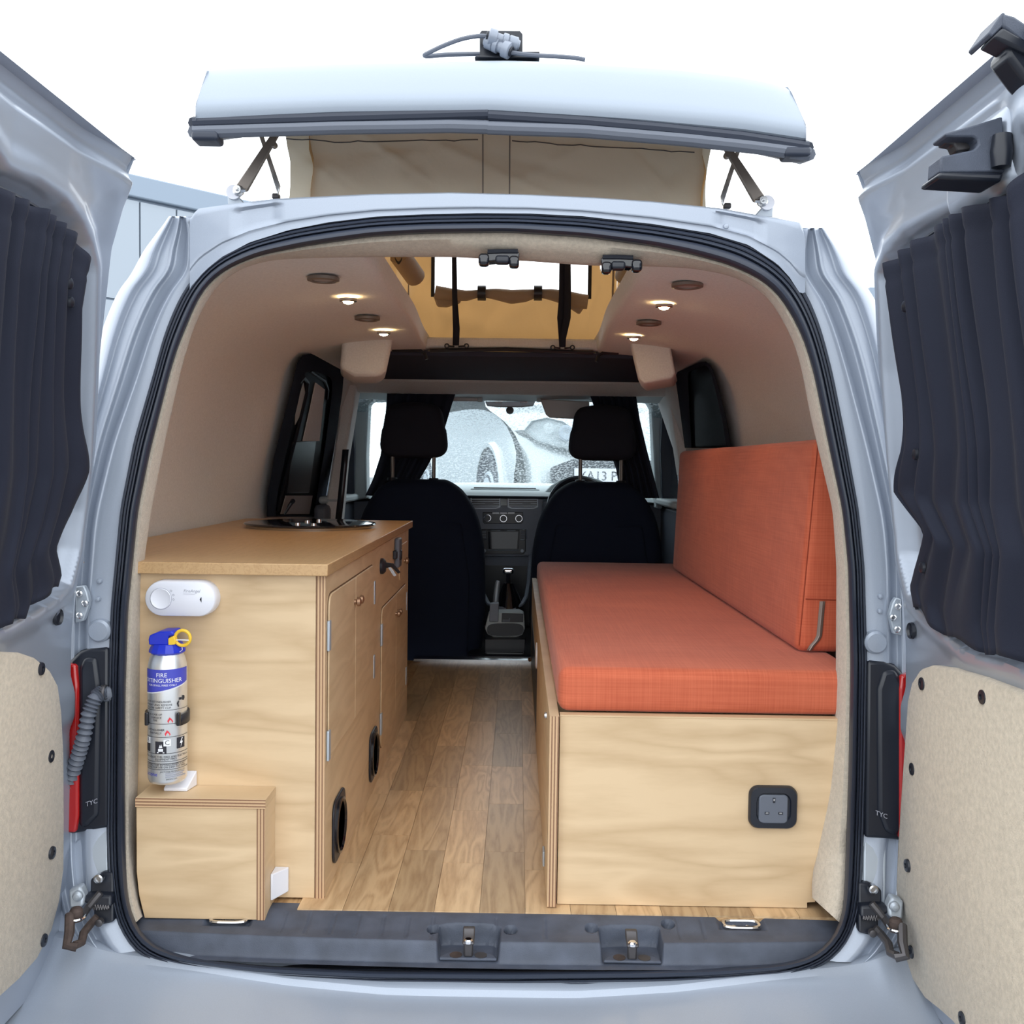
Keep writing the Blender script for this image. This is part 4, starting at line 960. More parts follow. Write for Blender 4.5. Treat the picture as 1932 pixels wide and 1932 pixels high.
# alarm
al = PY(342, 1129, .01); aw, ah = .1195, .0605
co = thing('carbon_monoxide_alarm', (al.x, .03, al.z), 'white rounded alarm stuck to the cabinet end panel above the fire extinguisher', 'alarm')
rg = []
for (d, k) in ((0, 1.0), (-.012, 1.0), (-.021, .985), (-.026, .95), (-.0275, .90)):
    rg.append([(al.x+u, .03+d, al.z+v) for u, v in rrect(aw*(1-(1-k)*.5), ah*k, ah*k*.49, 8)])
obj('case', MB().loft(rg, cap=True), M['white'], co, ang=50)
bx, bz = al.x-.0315, al.z+.000
obj('test_button', MB().lathe([(.0175, .0), (.0175, -.0012), (.0165, -.0022), (.015, -.0012), (.0001, -.0012)], (bx, .0028, bz), 'Y', 36), M['white'], co)
obj('button_groove', MB().tube([(bx+.0178*cos(a), .0024, bz+.0178*sin(a)) for a in [2*pi*i/40 for i in range(40)]], .0006, 5, closed=True), M['greytext'], co)
tm = MB(); text_mb(tm, 'FireAngel', .0072, lambda u, v: (al.x+.0205+u+v*.2, .0020, al.z+.0135+v)); tm.box(al.x+.006, al.x+.026, .0018, .0022, al.z+.0085, al.z+.0089); obj('logo', tm, M['greytext'], co, flat=True)
obj('sounder_slot', MB().prism([(al.x+.0365, .0018, al.z+.004), (al.x+.0335, .0018, al.z), (al.x+.0365, .0018, al.z-.0055)], (0, .001, 0)), M['black'], co)
for k, (u, v) in enumerate(((-.0145, .0135), (-.0105, .0065), (-.0105, -.001))):
    obj('indicator_icon', MB().tube([(al.x+u+.0016*cos(a), .0022, al.z+v+.0016*sin(a)) for a in [2*pi*i/12 for i in range(12)]], .0003, 4, closed=True), M['greytext'], co)
# fire extinguisher
ER = .0315; ez = .212; ecx, ecy = PY(315.5, 1380, -.008).x, -.006
fe = thing('fire_extinguisher', (ecx, ecy, ez), 'small silver fire extinguisher with blue cap and yellow ring on the cabinet end', 'fire extinguisher')
ztop = PY(315, 1228, ecy).z
obj('cylinder', MB().lathe([(.0001, .002), (.022, 0), (.029, .003), (ER, .009), (ER, ztop-ez-.030), (.0308, ztop-ez-.021), (.0282, ztop-ez-.010), (.024, ztop-ez-.002), (.021, ztop-ez+.004)], (ecx, ecy, ez), 'Z', 48), M['alu'], fe, ang=50)
def ecyl(a, z, d=.0004): return Vector((ecx+(ER+d)*sin(a), ecy-(ER+d)*cos(a), z))
def EZ(y): return PY(315, y, ecy-ER*.9).z
def cylpatch(a0, a1, z0f, z1f, mt, nm, d=.0004, n=24):
    return obj(nm, MB().grid([[ecyl(a0+(a1-a0)*i/n, z0f(i/n), d) for i in range(n+1)], [ecyl(a0+(a1-a0)*i/n, z1f(i/n), d) for i in range(n+1)]]), mt, fe)
AF = .34
cylpatch(AF-1.5, AF+1.22, lambda t: EZ(1309)+(EZ(1289)-EZ(1309))*t**1.5, lambda t: EZ(1264)+.0012*t, M['bluelabel'], 'blue_label')
cylpatch(AF-1.5, AF+1.22, lambda t: EZ(1311)+(EZ(1291)-EZ(1311))*t**1.5, lambda t: EZ(1309.5)+(EZ(1289.5)-EZ(1309.5))*t**1.5, M['whitetext'], 'label_border', .0006)
def etext(s, size, a, y, mt, nm='print', d=.0008):
    tm = MB(); z0 = EZ(y); text_mb(tm, s, size, lambda u, v: ecyl(a+u/ER, z0+v, d)); return obj(nm, tm, mt, fe, flat=True)
etext('FIRE', .0098, AF-.30, 1274, M['whitetext'], 'label_text'); etext('EXTINGUISHER', .0098, AF-.30, 1284.5, M['whitetext'], 'label_text'); etext('FOR SMALL FIRES ONLY', .0046, AF-.30, 1293, M['whitetext'], 'label_text')
for s, sz, a, y in (('HOLD EXTINGUISHER', .0046, -.55, 1324), ('UPRIGHT AND REMOVE', .0046, -.55, 1330), ('YELLOW SAFETY CLIP', .0046, -.55, 1335.5), ('IN CASE OF', .0046, -.65, 1348), ('SURFACE', .0046, -.6, 1354), ('FIRE', .0046, -.65, 1359), ('EXTINGUISHER', .0046, -.65, 1377), ('PARTIALLY', .0046, -.65, 1383),
                    ('SUITABLE FOR LIQUID FUEL FIRES AND ELECTRICAL', .0044, -.35, 1428), ('EQUIPMENT FIRES', .0044, -.1, 1432.5), ('WARNING: THIS EXTINGUISHER IS NOT', .0044, -.2, 1443), ('SUITABLE FOR USE ON DEEP FAT FIRES', .0044, -.2, 1447.5),
                    ('JACTONE PRODUCTS LTD', .0036, .30, 1456), ('jactone.com', .0036, .2, 1470)):
    etext(s, sz, AF+a, y, M['blacktext'])
for y, a1 in ((1459.5,.95),(1463,.85),(1466.5,1.05)): cylpatch(AF-.12, AF+a1, lambda t, y=y: EZ(y)-.0008, lambda t, y=y: EZ(y)+.0008, M['greytext'], 'fine_print')
etext('jactone', .0090, AF-.95, 1461, M['bluelabel'], 'maker_logo')
for y in (1340, 1366, 1391, 1422, 1437, 1441, 1452): cylpatch(AF-1.5, AF+1.35, lambda t, y=y: EZ(y), lambda t, y=y: EZ(y)+.0007, M['blacktext'], 'rule_line')
for a, y, hgt, wd in ((AF-.35, 1410, .020, .0185), (AF+.72, 1404, .018, .016), (AF-1.25, 1408, .020, .014)):
    z0 = EZ(y); cylpatch(a-wd/2/ER, a+wd/2/ER, lambda t: z0-hgt/2, lambda t: z0+hgt/2, M['blacktext'], 'hazard_symbol')
z0 = EZ(1401); cylpatch(AF-.20, AF+.16, lambda t: z0-.0055, lambda t: z0+.0055, M['whitetext'], 'letter_box', .0008); etext('C', .011, AF-.02, 1401, M['blacktext'], 'letter', .001)
z0 = EZ(1398); cylpatch(AF-1.35, AF-.98, lambda t: z0-.005, lambda t: z0+.005, M['whitetext'], 'letter_box', .0008); etext('B', .010, AF-1.16, 1398, M['blacktext'], 'letter', .001)
z0 = EZ(1404); tm = MB(); tm.add([ecyl(AF+.72+u/ER, z0+v, .0008) for u, v in ((.0012,.008),(-.003,-.001),(.0,-.001),(-.0015,-.008),(.0035,.002),(.0004,.002),(.003,.008))], [(0,1,2,3,4,5,6)]); obj('bolt_symbol', tm, M['whitetext'], fe, flat=True)
z0 = EZ(1411); tm = MB()
for poly in ([(-.006,-.008),(.006,-.008),(.006,-.0065),(-.006,-.0065)], [(-.004,-.0055),(.004,-.0055),(.004,-.001),(-.004,-.001)], [(-.003,0),(-.001,.006),(.0,.003),(.001,.007),(.003,.001)]): tm.add([ecyl(AF-.35+u/ER, z0+v, .0008) for u, v in poly], [tuple(range(len(poly)))])
obj('fire_symbol', tm, M['whitetext'], fe, flat=True)
for a, y in ((AF+.13, 1360), (AF+.0, 1384)):
    z0 = EZ(y); tm = MB(); tm.add([ecyl(a+u/ER, z0+v, .0008) for u, v in ((-.003,-.004),(-.0045,0),(-.001,.006),(.002,.003),(.0045,-.001),(.003,-.004),(.0025,-.001),(.0,.002),(-.002,-.001))], [tuple(range(9))]); obj('flame_symbol', tm, M['redtext'], fe, flat=True)
z0 = EZ(1325); tm = MB()
for poly in ([(-.006,-.009),(-.008,-.003),(-.005,.001),(-.0035,.001),(-.005,-.004),(-.004,-.009)], [(-.004,.002),(.001,.002),(.001,.006),(-.004,.006)], [(.002,.001),(.006,.0),(.008,.004),(.007,.008),(.003,.009)]): tm.add([ecyl(AF+.72+u/ER, z0+v, .0008) for u, v in poly], [tuple(range(len(poly)))])
obj('hand_symbol', tm, M['blacktext'], fe, flat=True)
zc = ztop
obj('cap_skirt', MB().lathe([(.0001, -.004), (.0245, -.004), (.0295, .0), (.0290, .004), (.0245, .013), (.0245, .014), (.0001, .014)], (ecx, ecy, zc), 'Z', 14), M['blue'], fe, ang=20)
obj('cap_head', MB().prism([(ecx-.0235, ecy-.020, zc+.013), (ecx-.0245, ecy-.020, zc+.022), (ecx-.0225, ecy-.020, zc+.029), (ecx-.006, ecy-.020, zc+.0355), (ecx+.0135, ecy-.020, zc+.0365), (ecx+.018, ecy-.020, zc+.033), (ecx+.0165, ecy-.020, zc+.029), (ecx+.0085, ecy-.020, zc+.028), (ecx+.0085, ecy-.020, zc+.013)], (0, .040, 0)), M['blue'], fe, bevel=.003, seg=3)
rc = Vector((ecx+.030, ecy-.014, zc+.0245))
rp = [rc+Vector((.0125*cos(a), 0, .0125*sin(a))) for a in [2*pi*i/32 for i in range(32)]]
rn = obj('safety_ring', MB().tube(rp, .0028, 8, closed=True), M['yellow'], fe)
obj('ring_tab', MB().prism([(ecx+.0085, ecy-.021, zc+.013), (ecx+.0195, ecy-.021, zc+.0145), (ecx+.021, ecy-.021, zc+.020), (ecx+.018, ecy-.021, zc+.029), (ecx+.0085, ecy-.021, zc+.0245)], (0, .012, 0)), M['yellow'], fe, bevel=.001)
obj('seal_tie', MB().tube([rc+Vector((-.010, -.003, -.003)), rc+Vector((-.002, -.004, -.0025)), rc+Vector((.011, -.003, -.003))], .0009, 6), M['whitetext'], fe)
obj('seal_wire', MB().tube([rc+Vector((-.001, 0, -.014)), rc+Vector((-.0005, 0, -.020)), rc+Vector((-.006, 0, -.024)), rc+Vector((-.012, 0, -.023))], .0005, 5), M['whitetext'], fe)
zb = EZ(1357)
for a0, a1 in ((AF+.55, AF+2.3), (AF-2.3, AF-1.15)):
    zz = [zb+.0085-(.004 if a0 > AF else 0)*(1-i/14) for i in range(15)]
    obj('bracket_strap', MB().grid([[ecyl(a0+(a1-a0)*i/14, zz[i], .0025) for i in range(15)], [ecyl(a0+(a1-a0)*i/14, zz[i]-.017, .0025) for i in range(15)]]), M['black'], fe, solid=.003, off=0)
for a in (AF+.52, AF-1.2):
    p = ecyl(a, zb-.001, .003); obj('strap_end', MB().rbox(p, (.003, .004, .011), .002, 2), M['gloss'], fe)
obj('wall_bracket', MB().box(ecx-.012, ecx+.012, ecy+ER-.002, .03, zb-.03, zb+.03), M['black'], fe)
# small plywood box, corner blocks
bx0, bx1, by0, by1, bzt = -.574, -.362, -.038, .029, .194
sb = thing('storage_box', ((bx0+bx1)/2, 0, -.010), 'low birch plywood box with layered edges at the foot of the cabinet end', 'box')
fx = [(bx0, .178), (bx0, .07), (bx0+.004, .03), (bx0+.013, -.008), (bx1-.0135, -.008), (bx1-.0135, .178)]
obj('front_panel', MB().prism([(x, by0+.0005, z) for x, z in fx], (0, .014, 0)), M['plyface'], sb, bevel=.0006)
obj('side_panel', MB().box(bx1-.0133, bx1, by0+.001, by1, -.008, .178), M['ply'], sb)
obj('side_edge', MB().box(bx1-.0133, bx1-.0002, by0-.0006, by0+.0008, -.008, .178), M['edgex'], sb, label='layered plywood edge')
obj('lid', MB().box(bx0-.001, bx1+.001, by0, by1, .1785, bzt), M['plyface'], sb, bevel=.0006)
obj('lid_edge', MB().box(bx0-.001, bx1+.0008, by0-.0016, by0-.0002, .1788, bzt-.0006), M['edgez'], sb, label='layered plywood edge')
q = [PY(x, y, .0) for x, y in ((311,1501),(355,1503),(362,1495),(363,1478),(340,1477),(325,1481))]
cb = thing('corner_block', q[0], 'white plastic corner block on the small box under the fire extinguisher', 'block', 'white corner blocks')
obj('block', MB().prism([(q[0].x, -.004, bzt+.0005), (q[1].x, -.004, bzt+.0005), (q[1].x, -.004, bzt+.007), (q[1].x+.006, .028, bzt+.024), (q[0].x+.014, .028, bzt+.024), (q[0].x, -.004, bzt+.005)][:4]+[(q[0].x+.012, .029, bzt+.024), (q[0].x, -.004, bzt+.006)], (0, .0, 0)) if False else MB().loft([[(q[0].x, -.006, bzt+.0005), (q[1].x, -.006, bzt+.0005), (q[1].x, -.006, bzt+.006), (q[0].x, -.006, bzt+.006)], [(q[0].x+.006, .028, bzt+.0005), (q[1].x+.006, .028, bzt+.0005), (q[1].x+.006, .028, bzt+.026), (q[0].x+.006, .028, bzt+.026)]], cap=True), M['white'], cb, bevel=.0015)
q0 = PY(519, 1698, .0); zt_ = PY(519, 1648, 0).z; zb_ = PY(519, 1697, 0).z
cb2 = thing('corner_block', (bx1+.01, .02, zb_), 'white plastic corner block low down beside the small plywood box', 'block', 'white corner blocks')
obj('block', MB().loft([[(bx1+.0005, -.004, zb_), (bx1+.0005, .029, zb_), (bx1+.024, .029, zb_+.003), (bx1+.024, .024, zb_+.003), (bx1+.004, -.004, zb_)], [(bx1+.0005, -.004, zt_), (bx1+.0005, .029, zt_), (bx1+.024, .029, zt_), (bx1+.024, .024, zt_), (bx1+.004, -.004, zt_)]], cap=True), M['white'], cb2, bevel=.0012)

# ---------------------------------------------------------------- bench
bn = thing('bench_seat_box', (.4, 1, 0), 'birch plywood bench box along the right side under the orange cushions', 'bench')
FYB = .02; pts = [PY(x, y, FYB) for x, y in ((1060,1723),(1060,1356),(1585,1358),(1585,1570),(1559,1580),(1548,1592),(1543,1610),(1541,1650),(1538,1702),(1523,1703),(1523,1716))]
pts[1].z = pts[2].z = .3245; pts[0].x = pts[1].x = .1225; pts[0].z = .001; pts[-1].z = .001
obj('front_panel', MB().prism(pts, (0, .015, 0)), M['plyface'], bn, bevel=.0006)
obj('top_edge', MB().box(.1225, .60, FYB-.0005, FYB+.02, .3247, .3275), M['ply'], bn)
obj('side_panel', MB().box(.1045, .1205, FYB-.012, 2.06, .002, .328), M['ply'], bn)
obj('side_edge', MB().box(.1047, .1203, FYB-.0142, FYB-.0122, .002, .3278), M['edgex'], bn, label='layered plywood edge')
obj('box_body', MB().box(.1207, .74, FYB+.10, 2.05, .0, .3262), M['plyface'], bn)
hgt = obj('small_hinge', MB().box(.1005, .1042, .135, .165, .018, .045), M['zinc'], bn, bevel=.001)
obj('bolt_head', MB().lathe([(.0001, 0), (.007, 0), (.006, -.004), (.0001, -.005)], (.1043, .16, .29), 'X', 12), M['steel'], bn)
obj('round_pull', MB().lathe([(.0001, -.0), (.035, -.0), (.035, -.003), (.028, -.005), (.0001, -.005)], (.1043, 1.02, .235), 'X', 24), M['white'], bn)
obj('brass_bolt', MB().lathe([(.0001, .0), (.008, .0), (.006, -.004), (.008, -.008), (.005, -.012), (.0001, -.013)], (.1043, 1.9, .05), 'X', 14), M['knob'], bn)
obj('side_opening', MB().box(.1035, .1044, 1.0, 1.95, .03, .20), M['black'], bn)
so = PY(1457, 1521, FYB)
sk = thing('power_socket', (so.x, FYB, so.z), 'black square mains socket on the front of the plywood bench', 'socket')
obj('surround', MB().loft([[(so.x+u, FYB+d, so.z+v) for u, v in rrect(.0815*k, .0725*k, .016, 6)] for d, k in ((0, 1), (-.006, 1), (-.010, .95), (-.0105, .72), (-.007, .68))], cap=True), M['black'], sk, ang=50)
obj('outlet_face', MB().prism([(so.x-.0005+u, FYB-.0105, so.z-.002+v) for u, v in rrect(.049, .049, .007, 5)], (0, .006, 0)), M['greyp'], sk, bevel=.002)
for u, v, a, b in ((0, .0135, .0042, .0085), (-.0115, -.0085, .0075, .0042), (.0115, -.0085, .0075, .0042)):
    s_ = obj('pin_slot', MB().box(so.x+u-a/2, so.x+u+a/2, FYB-.0112, FYB-.0104, so.z+v-b/2, so.z+v+b/2), M['black'], sk)
    obj('contact', MB().box(so.x+u-a*.3, so.x+u+a*.3, FYB-.0116, FYB-.0111, so.z+v-b*.1, so.z+v+b*.35), M['steel'], s_)
# cushions
def puff(o, h, amt):
    k = 1-min(1, max(abs(o.x)/h[0], abs(o.y)/h[1]))**4
    return o + Vector((0, 0, (amt*k if o.z > 0 else 0)))
h1 = (.262, .945, .0385)
sc1 = obj('seat_cushion', MB().rbox((.381, .975, .328+.0385), h1, .020, 12, lambda o: puff(o, h1, .004)+Vector((.004*(o.y < -.5)*(-1)*(o.x < -.2) if False else 0, 0, 0))), M['orange'])
tag(sc1, 'long flat orange woven seat cushion lying on the plywood bench', 'cushion')
h2 = (.058, .735, .199)
def lean(o):
    k = 1-min(1, max(abs(o.z)/h2[2], abs(o.y)/h2[1]))**4
    p = Vector(o); p.x += -.008*k if o.x < 0 else 0
    p.x += (o.z+.2)*.065*(1 if o.y < 0 else .6) 
    p.y += -.0*(o.z)
    return p
sc2 = obj('back_cushion', MB().rbox((.625, .928, .407+.199), h2, .018, 12, lean), M['orange'])
tag(sc2, 'upright orange woven back cushion leaning on the right wall', 'cushion')
def nearx(z): return .572+.0+(z-.407)*.065+.0
yn = .928-.735
sm = [(nearx(z)+.001, yn+.004, z) for z in [.42+.375*k/12 for k in range(13)]]
obj('seam', MB().tube(sm, .0012, 5), M['piping'], sc2)
obj('flap_seam', MB().tube([(nearx(.505)+.004+.10*k/6, yn-.0006, .508-.002*k/6) for k in range(7)], .0012, 5), M['piping'], sc2)
zp = obj('zip', MB().loft([[(nearx(z)+.030+dx+(.016*smooth(.44, .41, z))*-1, yn-.001-(.0), z) for z in [.412+.092*k/10 for k in range(11)]] for dx in (0, .010)], closed=False), M['zipgrey'], sc2, solid=.002, off=0, label='grey zip')
obj('zip_teeth', MB().tube([(nearx(z)+.035-(.016*smooth(.44, .41, z)), yn-.0025, z) for z in [.412+.092*k/10 for k in range(11)]], .0013, 5), M['bronze'], zp)
# ---------------------------------------------------------------- catches on the rear header, straps
for k, (cx, cy) in enumerate(((946, 486), (1168, 497))):
    Y = .045; t = thing('door_catch', PY(cx, cy, Y), ['left', 'right'][k]+' black latch catch under the rear header of the opening', 'latch', 'catches under the rear header')
    f = 1 if k == 0 else -1
    def q(u, v): return PY(cx+u*f, cy+v, Y)
    obj('body', MB().prism([q(u, v) for u, v in ((-28,-9),(-24,-13),(31,-13),(34,-9),(33,8),(24,12),(12,4),(-10,6),(-26,8))], (0, .03, 0)), M['gloss'], t, bevel=.003, seg=3)
    obj('top_rim', MB().tube([q(-26, -11), q(0, -12), q(31, -12)], .004, 8), M['black'], t)
    for u, v, r in ((-33, 5, .009), (24, 9, .0085)): obj('lobe', MB().rbox(q(u, v), (r, .012, r*1.15), r*.7, 3), M['gloss'], t)
    obj('roller', MB().rbox(q(2, 5), (.012, .01, .007), .005, 3), M['black'], t)
def strap(pts, nm, lab, split=False):
    t = thing('hanging_strap', PY(pts[-1][0], pts[-1][1], 1.5), lab, 'strap', 'black straps hanging in the roof opening')
    for (off) in ((-1, 1) if split else (0,)):
        rows = []
        for x, y, w_ in pts:
            sh = off*w_*.30*(1 if y < 640 else .2)
            hw = w_*.5 if not split else w_*.34
            rows.append([PY(x+sh-hw, y, 1.505-off*.004), PY(x+sh+hw, y, 1.505-off*.004)])
        obj('webbing', MB().grid(rows), M['curtain'], t, solid=.002)
    return t
t1 = strap([(857,440,9),(857,487,9),(858,560,10),(861,620,13),(860,652,12)], 'a', 'left black strap hanging down across the tent window')
t2 = strap([(1067,455,17),(1066,500,17),(1066,560,18),(1064,600,20),(1061,640,17),(1061,655,15)], 'b', 'right doubled black strap hanging down across the tent window', True)
for t, cx, cy in ((t1, 861, 652), (t2, 1061, 655)):
    for u in (-18, 19):
        p = PY(cx+u, cy+.5, 1.515)
        obj('eyelet', MB().tube([p+Vector((.0062*cos(a), 0, .0062*sin(a))) for a in [2*pi*i/18 for i in range(18)]], .0022, 6, closed=True), M['black'], t)
        obj('eyelet_bar', MB().tube([PY(cx+u*.8, cy+.8, 1.515), PY(cx+u*.2, cy+2, 1.515)], .0028, 6), M['black'], t)
# ---------------------------------------------------------------- side windows
def WP(px, py, s, off=0.0):
    z = .8; off += .012
    for _ in range(15): p = PX(px, py, s*(.80-(z-.575)*.3607-off)); z = p.z
    return p
w1 = thing('window_1', WP(575, 820, -1), 'dark framed sliding side window in the left wall', None, kind='structure')
fo = [(503,975),(505,935),(518,860),(545,750),(561,685),(570,671),(586,667),(612,675),(640,688),(649,702),(646,740),(630,850),(608,975)]
gi = [(520,972),(523,935),(538,862),(563,757),(571,715),(577,703),(588,700),(608,705),(622,711),(627,720),(626,745),(612,850),(592,972)]
cq = [sum(p[k] for p in fo)/len(fo) for k in (0, 1)]
obj('backing', MB().loft([[WP(x, y, -1, .004) for x, y in fo], [WP(cq[0]+(x-cq[0])*.5, cq[1]+(y-cq[1])*.5, -1, .004) for x, y in fo], [WP(cq[0]+(x-cq[0])*.05, cq[1]+(y-cq[1])*.05, -1, .004) for x, y in fo]], cap=True), M['tint'], w1)
obj('frame', MB().loft([[WP(x, y, -1, -.01) for x, y in fo], [WP(x, y, -1, .018) for x, y in fo], [WP(x, y, -1, .018) for x, y in gi], [WP(x, y, -1, .0) for x, y in gi]]), M['seat'], w1, bevel=.002)
obj('glass_pane', MB().loft([[WP(x, y, -1, .008) for x, y in gi], [WP(cq[0]+(x-cq[0])*.05, cq[1]+(y-cq[1])*.05, -1, .008) for x, y in gi]], cap=True), M['tint'], w1)
obj('sliding_frame', MB().tube([WP(x, y, -1, .012) for x, y in ((524,962),(536,910),(560,815),(578,740),(580,722),(572,712),(564,722))], .007, 8), M['black'], w1)
obj('sliding_stile', MB().tube([WP(x, y, -1, .008) for x, y in ((585,700),(612,718),(618,735),(616,752))], .006, 8), M['black'], w1)
obj('pane_reflection', MB().prism([WP(x, y, -1, .012) for x, y in ((596,722),(613,735),(603,832),(572,832),(586,770))], (-.003, 0, 0)), M['wallcarpet'], w1)  # carpet-coloured panel stands in for the reflection in the glass
obj('lower_panel', MB().prism([WP(x, y, -1, .012) for x, y in ((540,935),(590,935),(584,970),(530,970))], (-.003, 0, 0)), M['fade'], w1)
obj('catch_box', MB().prism([WP(x, y, -1, .012) for x, y in ((553,833),(597,832),(584,930),(541,931))], (-.012, 0, 0)), M['black'], w1, bevel=.004)
obj('catch_knob', MB().tube([WP(536,970, -1, .012), WP(549,950, -1, .02), WP(553,945, -1, .02)], [.006, .007, .009], 8), M['black'], w1)
obj('daylight_strip', MB().prism([WP(x, y, -1, .010) for x, y in ((573,722),(576,740),(566,785),(557,802),(558,770))], (-.002, 0, 0)), M['ltgrey'], w1, bevel=.001)  # pale strip stands in for daylight seen through the opaque pane
w2 = thing('window_2', WP(1325, 760, 1), 'dark tinted side window in the right wall above the back cushion', None, kind='structure')
fo = [(1274,712),(1278,702),(1320,683),(1332,682),(1341,690),(1355,730),(1368,780),(1380,845),(1292,845),(1281,760)]
gi = [(1298,707),(1300,702),(1325,690),(1333,690),(1341,702),(1352,745),(1362,790),(1371,845),(1305,845),(1300,760)]
cq = [sum(p[k] for p in fo)/len(fo) for k in (0, 1)]
obj('backing', MB().loft([[WP(x, y, 1, .004) for x, y in fo], [WP(cq[0]+(x-cq[0])*.5, cq[1]+(y-cq[1])*.5, 1, .004) for x, y in fo], [WP(cq[0]+(x-cq[0])*.05, cq[1]+(y-cq[1])*.05, 1, .004) for x, y in fo]], cap=True), M['tint'], w2)
obj('frame', MB().loft([[WP(x, y, 1, -.01) for x, y in fo], [WP(x, y, 1, .018) for x, y in fo], [WP(x, y, 1, .016) for x, y in gi], [WP(x, y, 1, .0) for x, y in gi]]), M['seat'], w2, bevel=.002)
obj('glass_pane', MB().loft([[WP(x, y, 1, .008) for x, y in gi], [WP(cq[0]+(x-cq[0])*.05, cq[1]+(y-cq[1])*.05, 1, .008) for x, y in gi]], cap=True), M['tint'], w2)

# ---------------------------------------------------------------- cab: seats
def seat(cx, nm, lab, hx, postx):
    Y = 2.30
    t = thing('front_seat', (cx, Y+.2, -.12), lab, 'seat', 'front seats')
    HW = [(-.15, .225), (.0, .25), (.2, .262), (.42, .255), (.55, .232), (.62, .195), (.665, .15), (.69, .12)]
    h = (.25, .06, .42)
    def fn(o):
        z = .27+o.z; kx = interp(HW, z)/.245
        return Vector((o.x*kx, o.y+ -.03*((o.x/.25)**2)*-1 + (z-.3)*-.02, o.z))
    obj('backrest', MB().rbox((cx, Y, .27), h, .05, 10, fn), M['seat'], t, sub=1)
    obj('seat_base', MB().rbox((cx, Y+.28, -.02), (.25, .24, .09), .05, 6), M['seat'], t)
    obj('back_panel', MB().prism([(cx+x, Y-.062, z) for x, z in ((-.20,-.13),(.20,-.13),(.205,.30),(.17,.52),(-.17,.52),(-.205,.30))], (0, .02, 0)), M['seat'], t, bevel=.01, seg=3)
    obj('seat_rail', MB().box(cx-.20, cx+.20, Y-.05, Y-.02, -.14, -.125), M['darkmetal'], t)
    zt = .695
    hr = obj('headrest', MB().rbox((hx, Y+.02, .885), (.136, .05, .112), .045, 8, lambda o: Vector((o.x*(1-.16*smooth(-.08, .11, o.z)), o.y+.10*o.x*o.x, o.z+(-.012*smooth(0, .13, abs(o.x)) if o.z > 0 else .006*smooth(.05, .13, abs(o.x)))))), M['headrest'], t, sub=1)
    for x in postx:
        obj('headrest_post', MB().tube([(x, Y+.01, .66), (x, Y+.01, .80)], .0075, 10), M['bronze'], t)
        obj('post_collar', MB().lathe([(.0001, .0), (.022, 0), (.019, .012), (.0001, .013)], (x, Y+.005, zt-.012), 'Z', 14), M['black'], t)
    return t
def XatY(px, Y): return PY(px, 900, Y).x
S1 = seat(XatY(790, 2.25), 's', 'left black front seat behind the kitchen cabinet', XatY(780, 2.31), (XatY(740, 2.3), XatY(818, 2.3)))
S2 = seat(XatY(1132, 2.25), 's', 'right black front seat beyond the orange cushions', XatY(1136, 2.31), (XatY(1095, 2.3), XatY(1172, 2.3)))
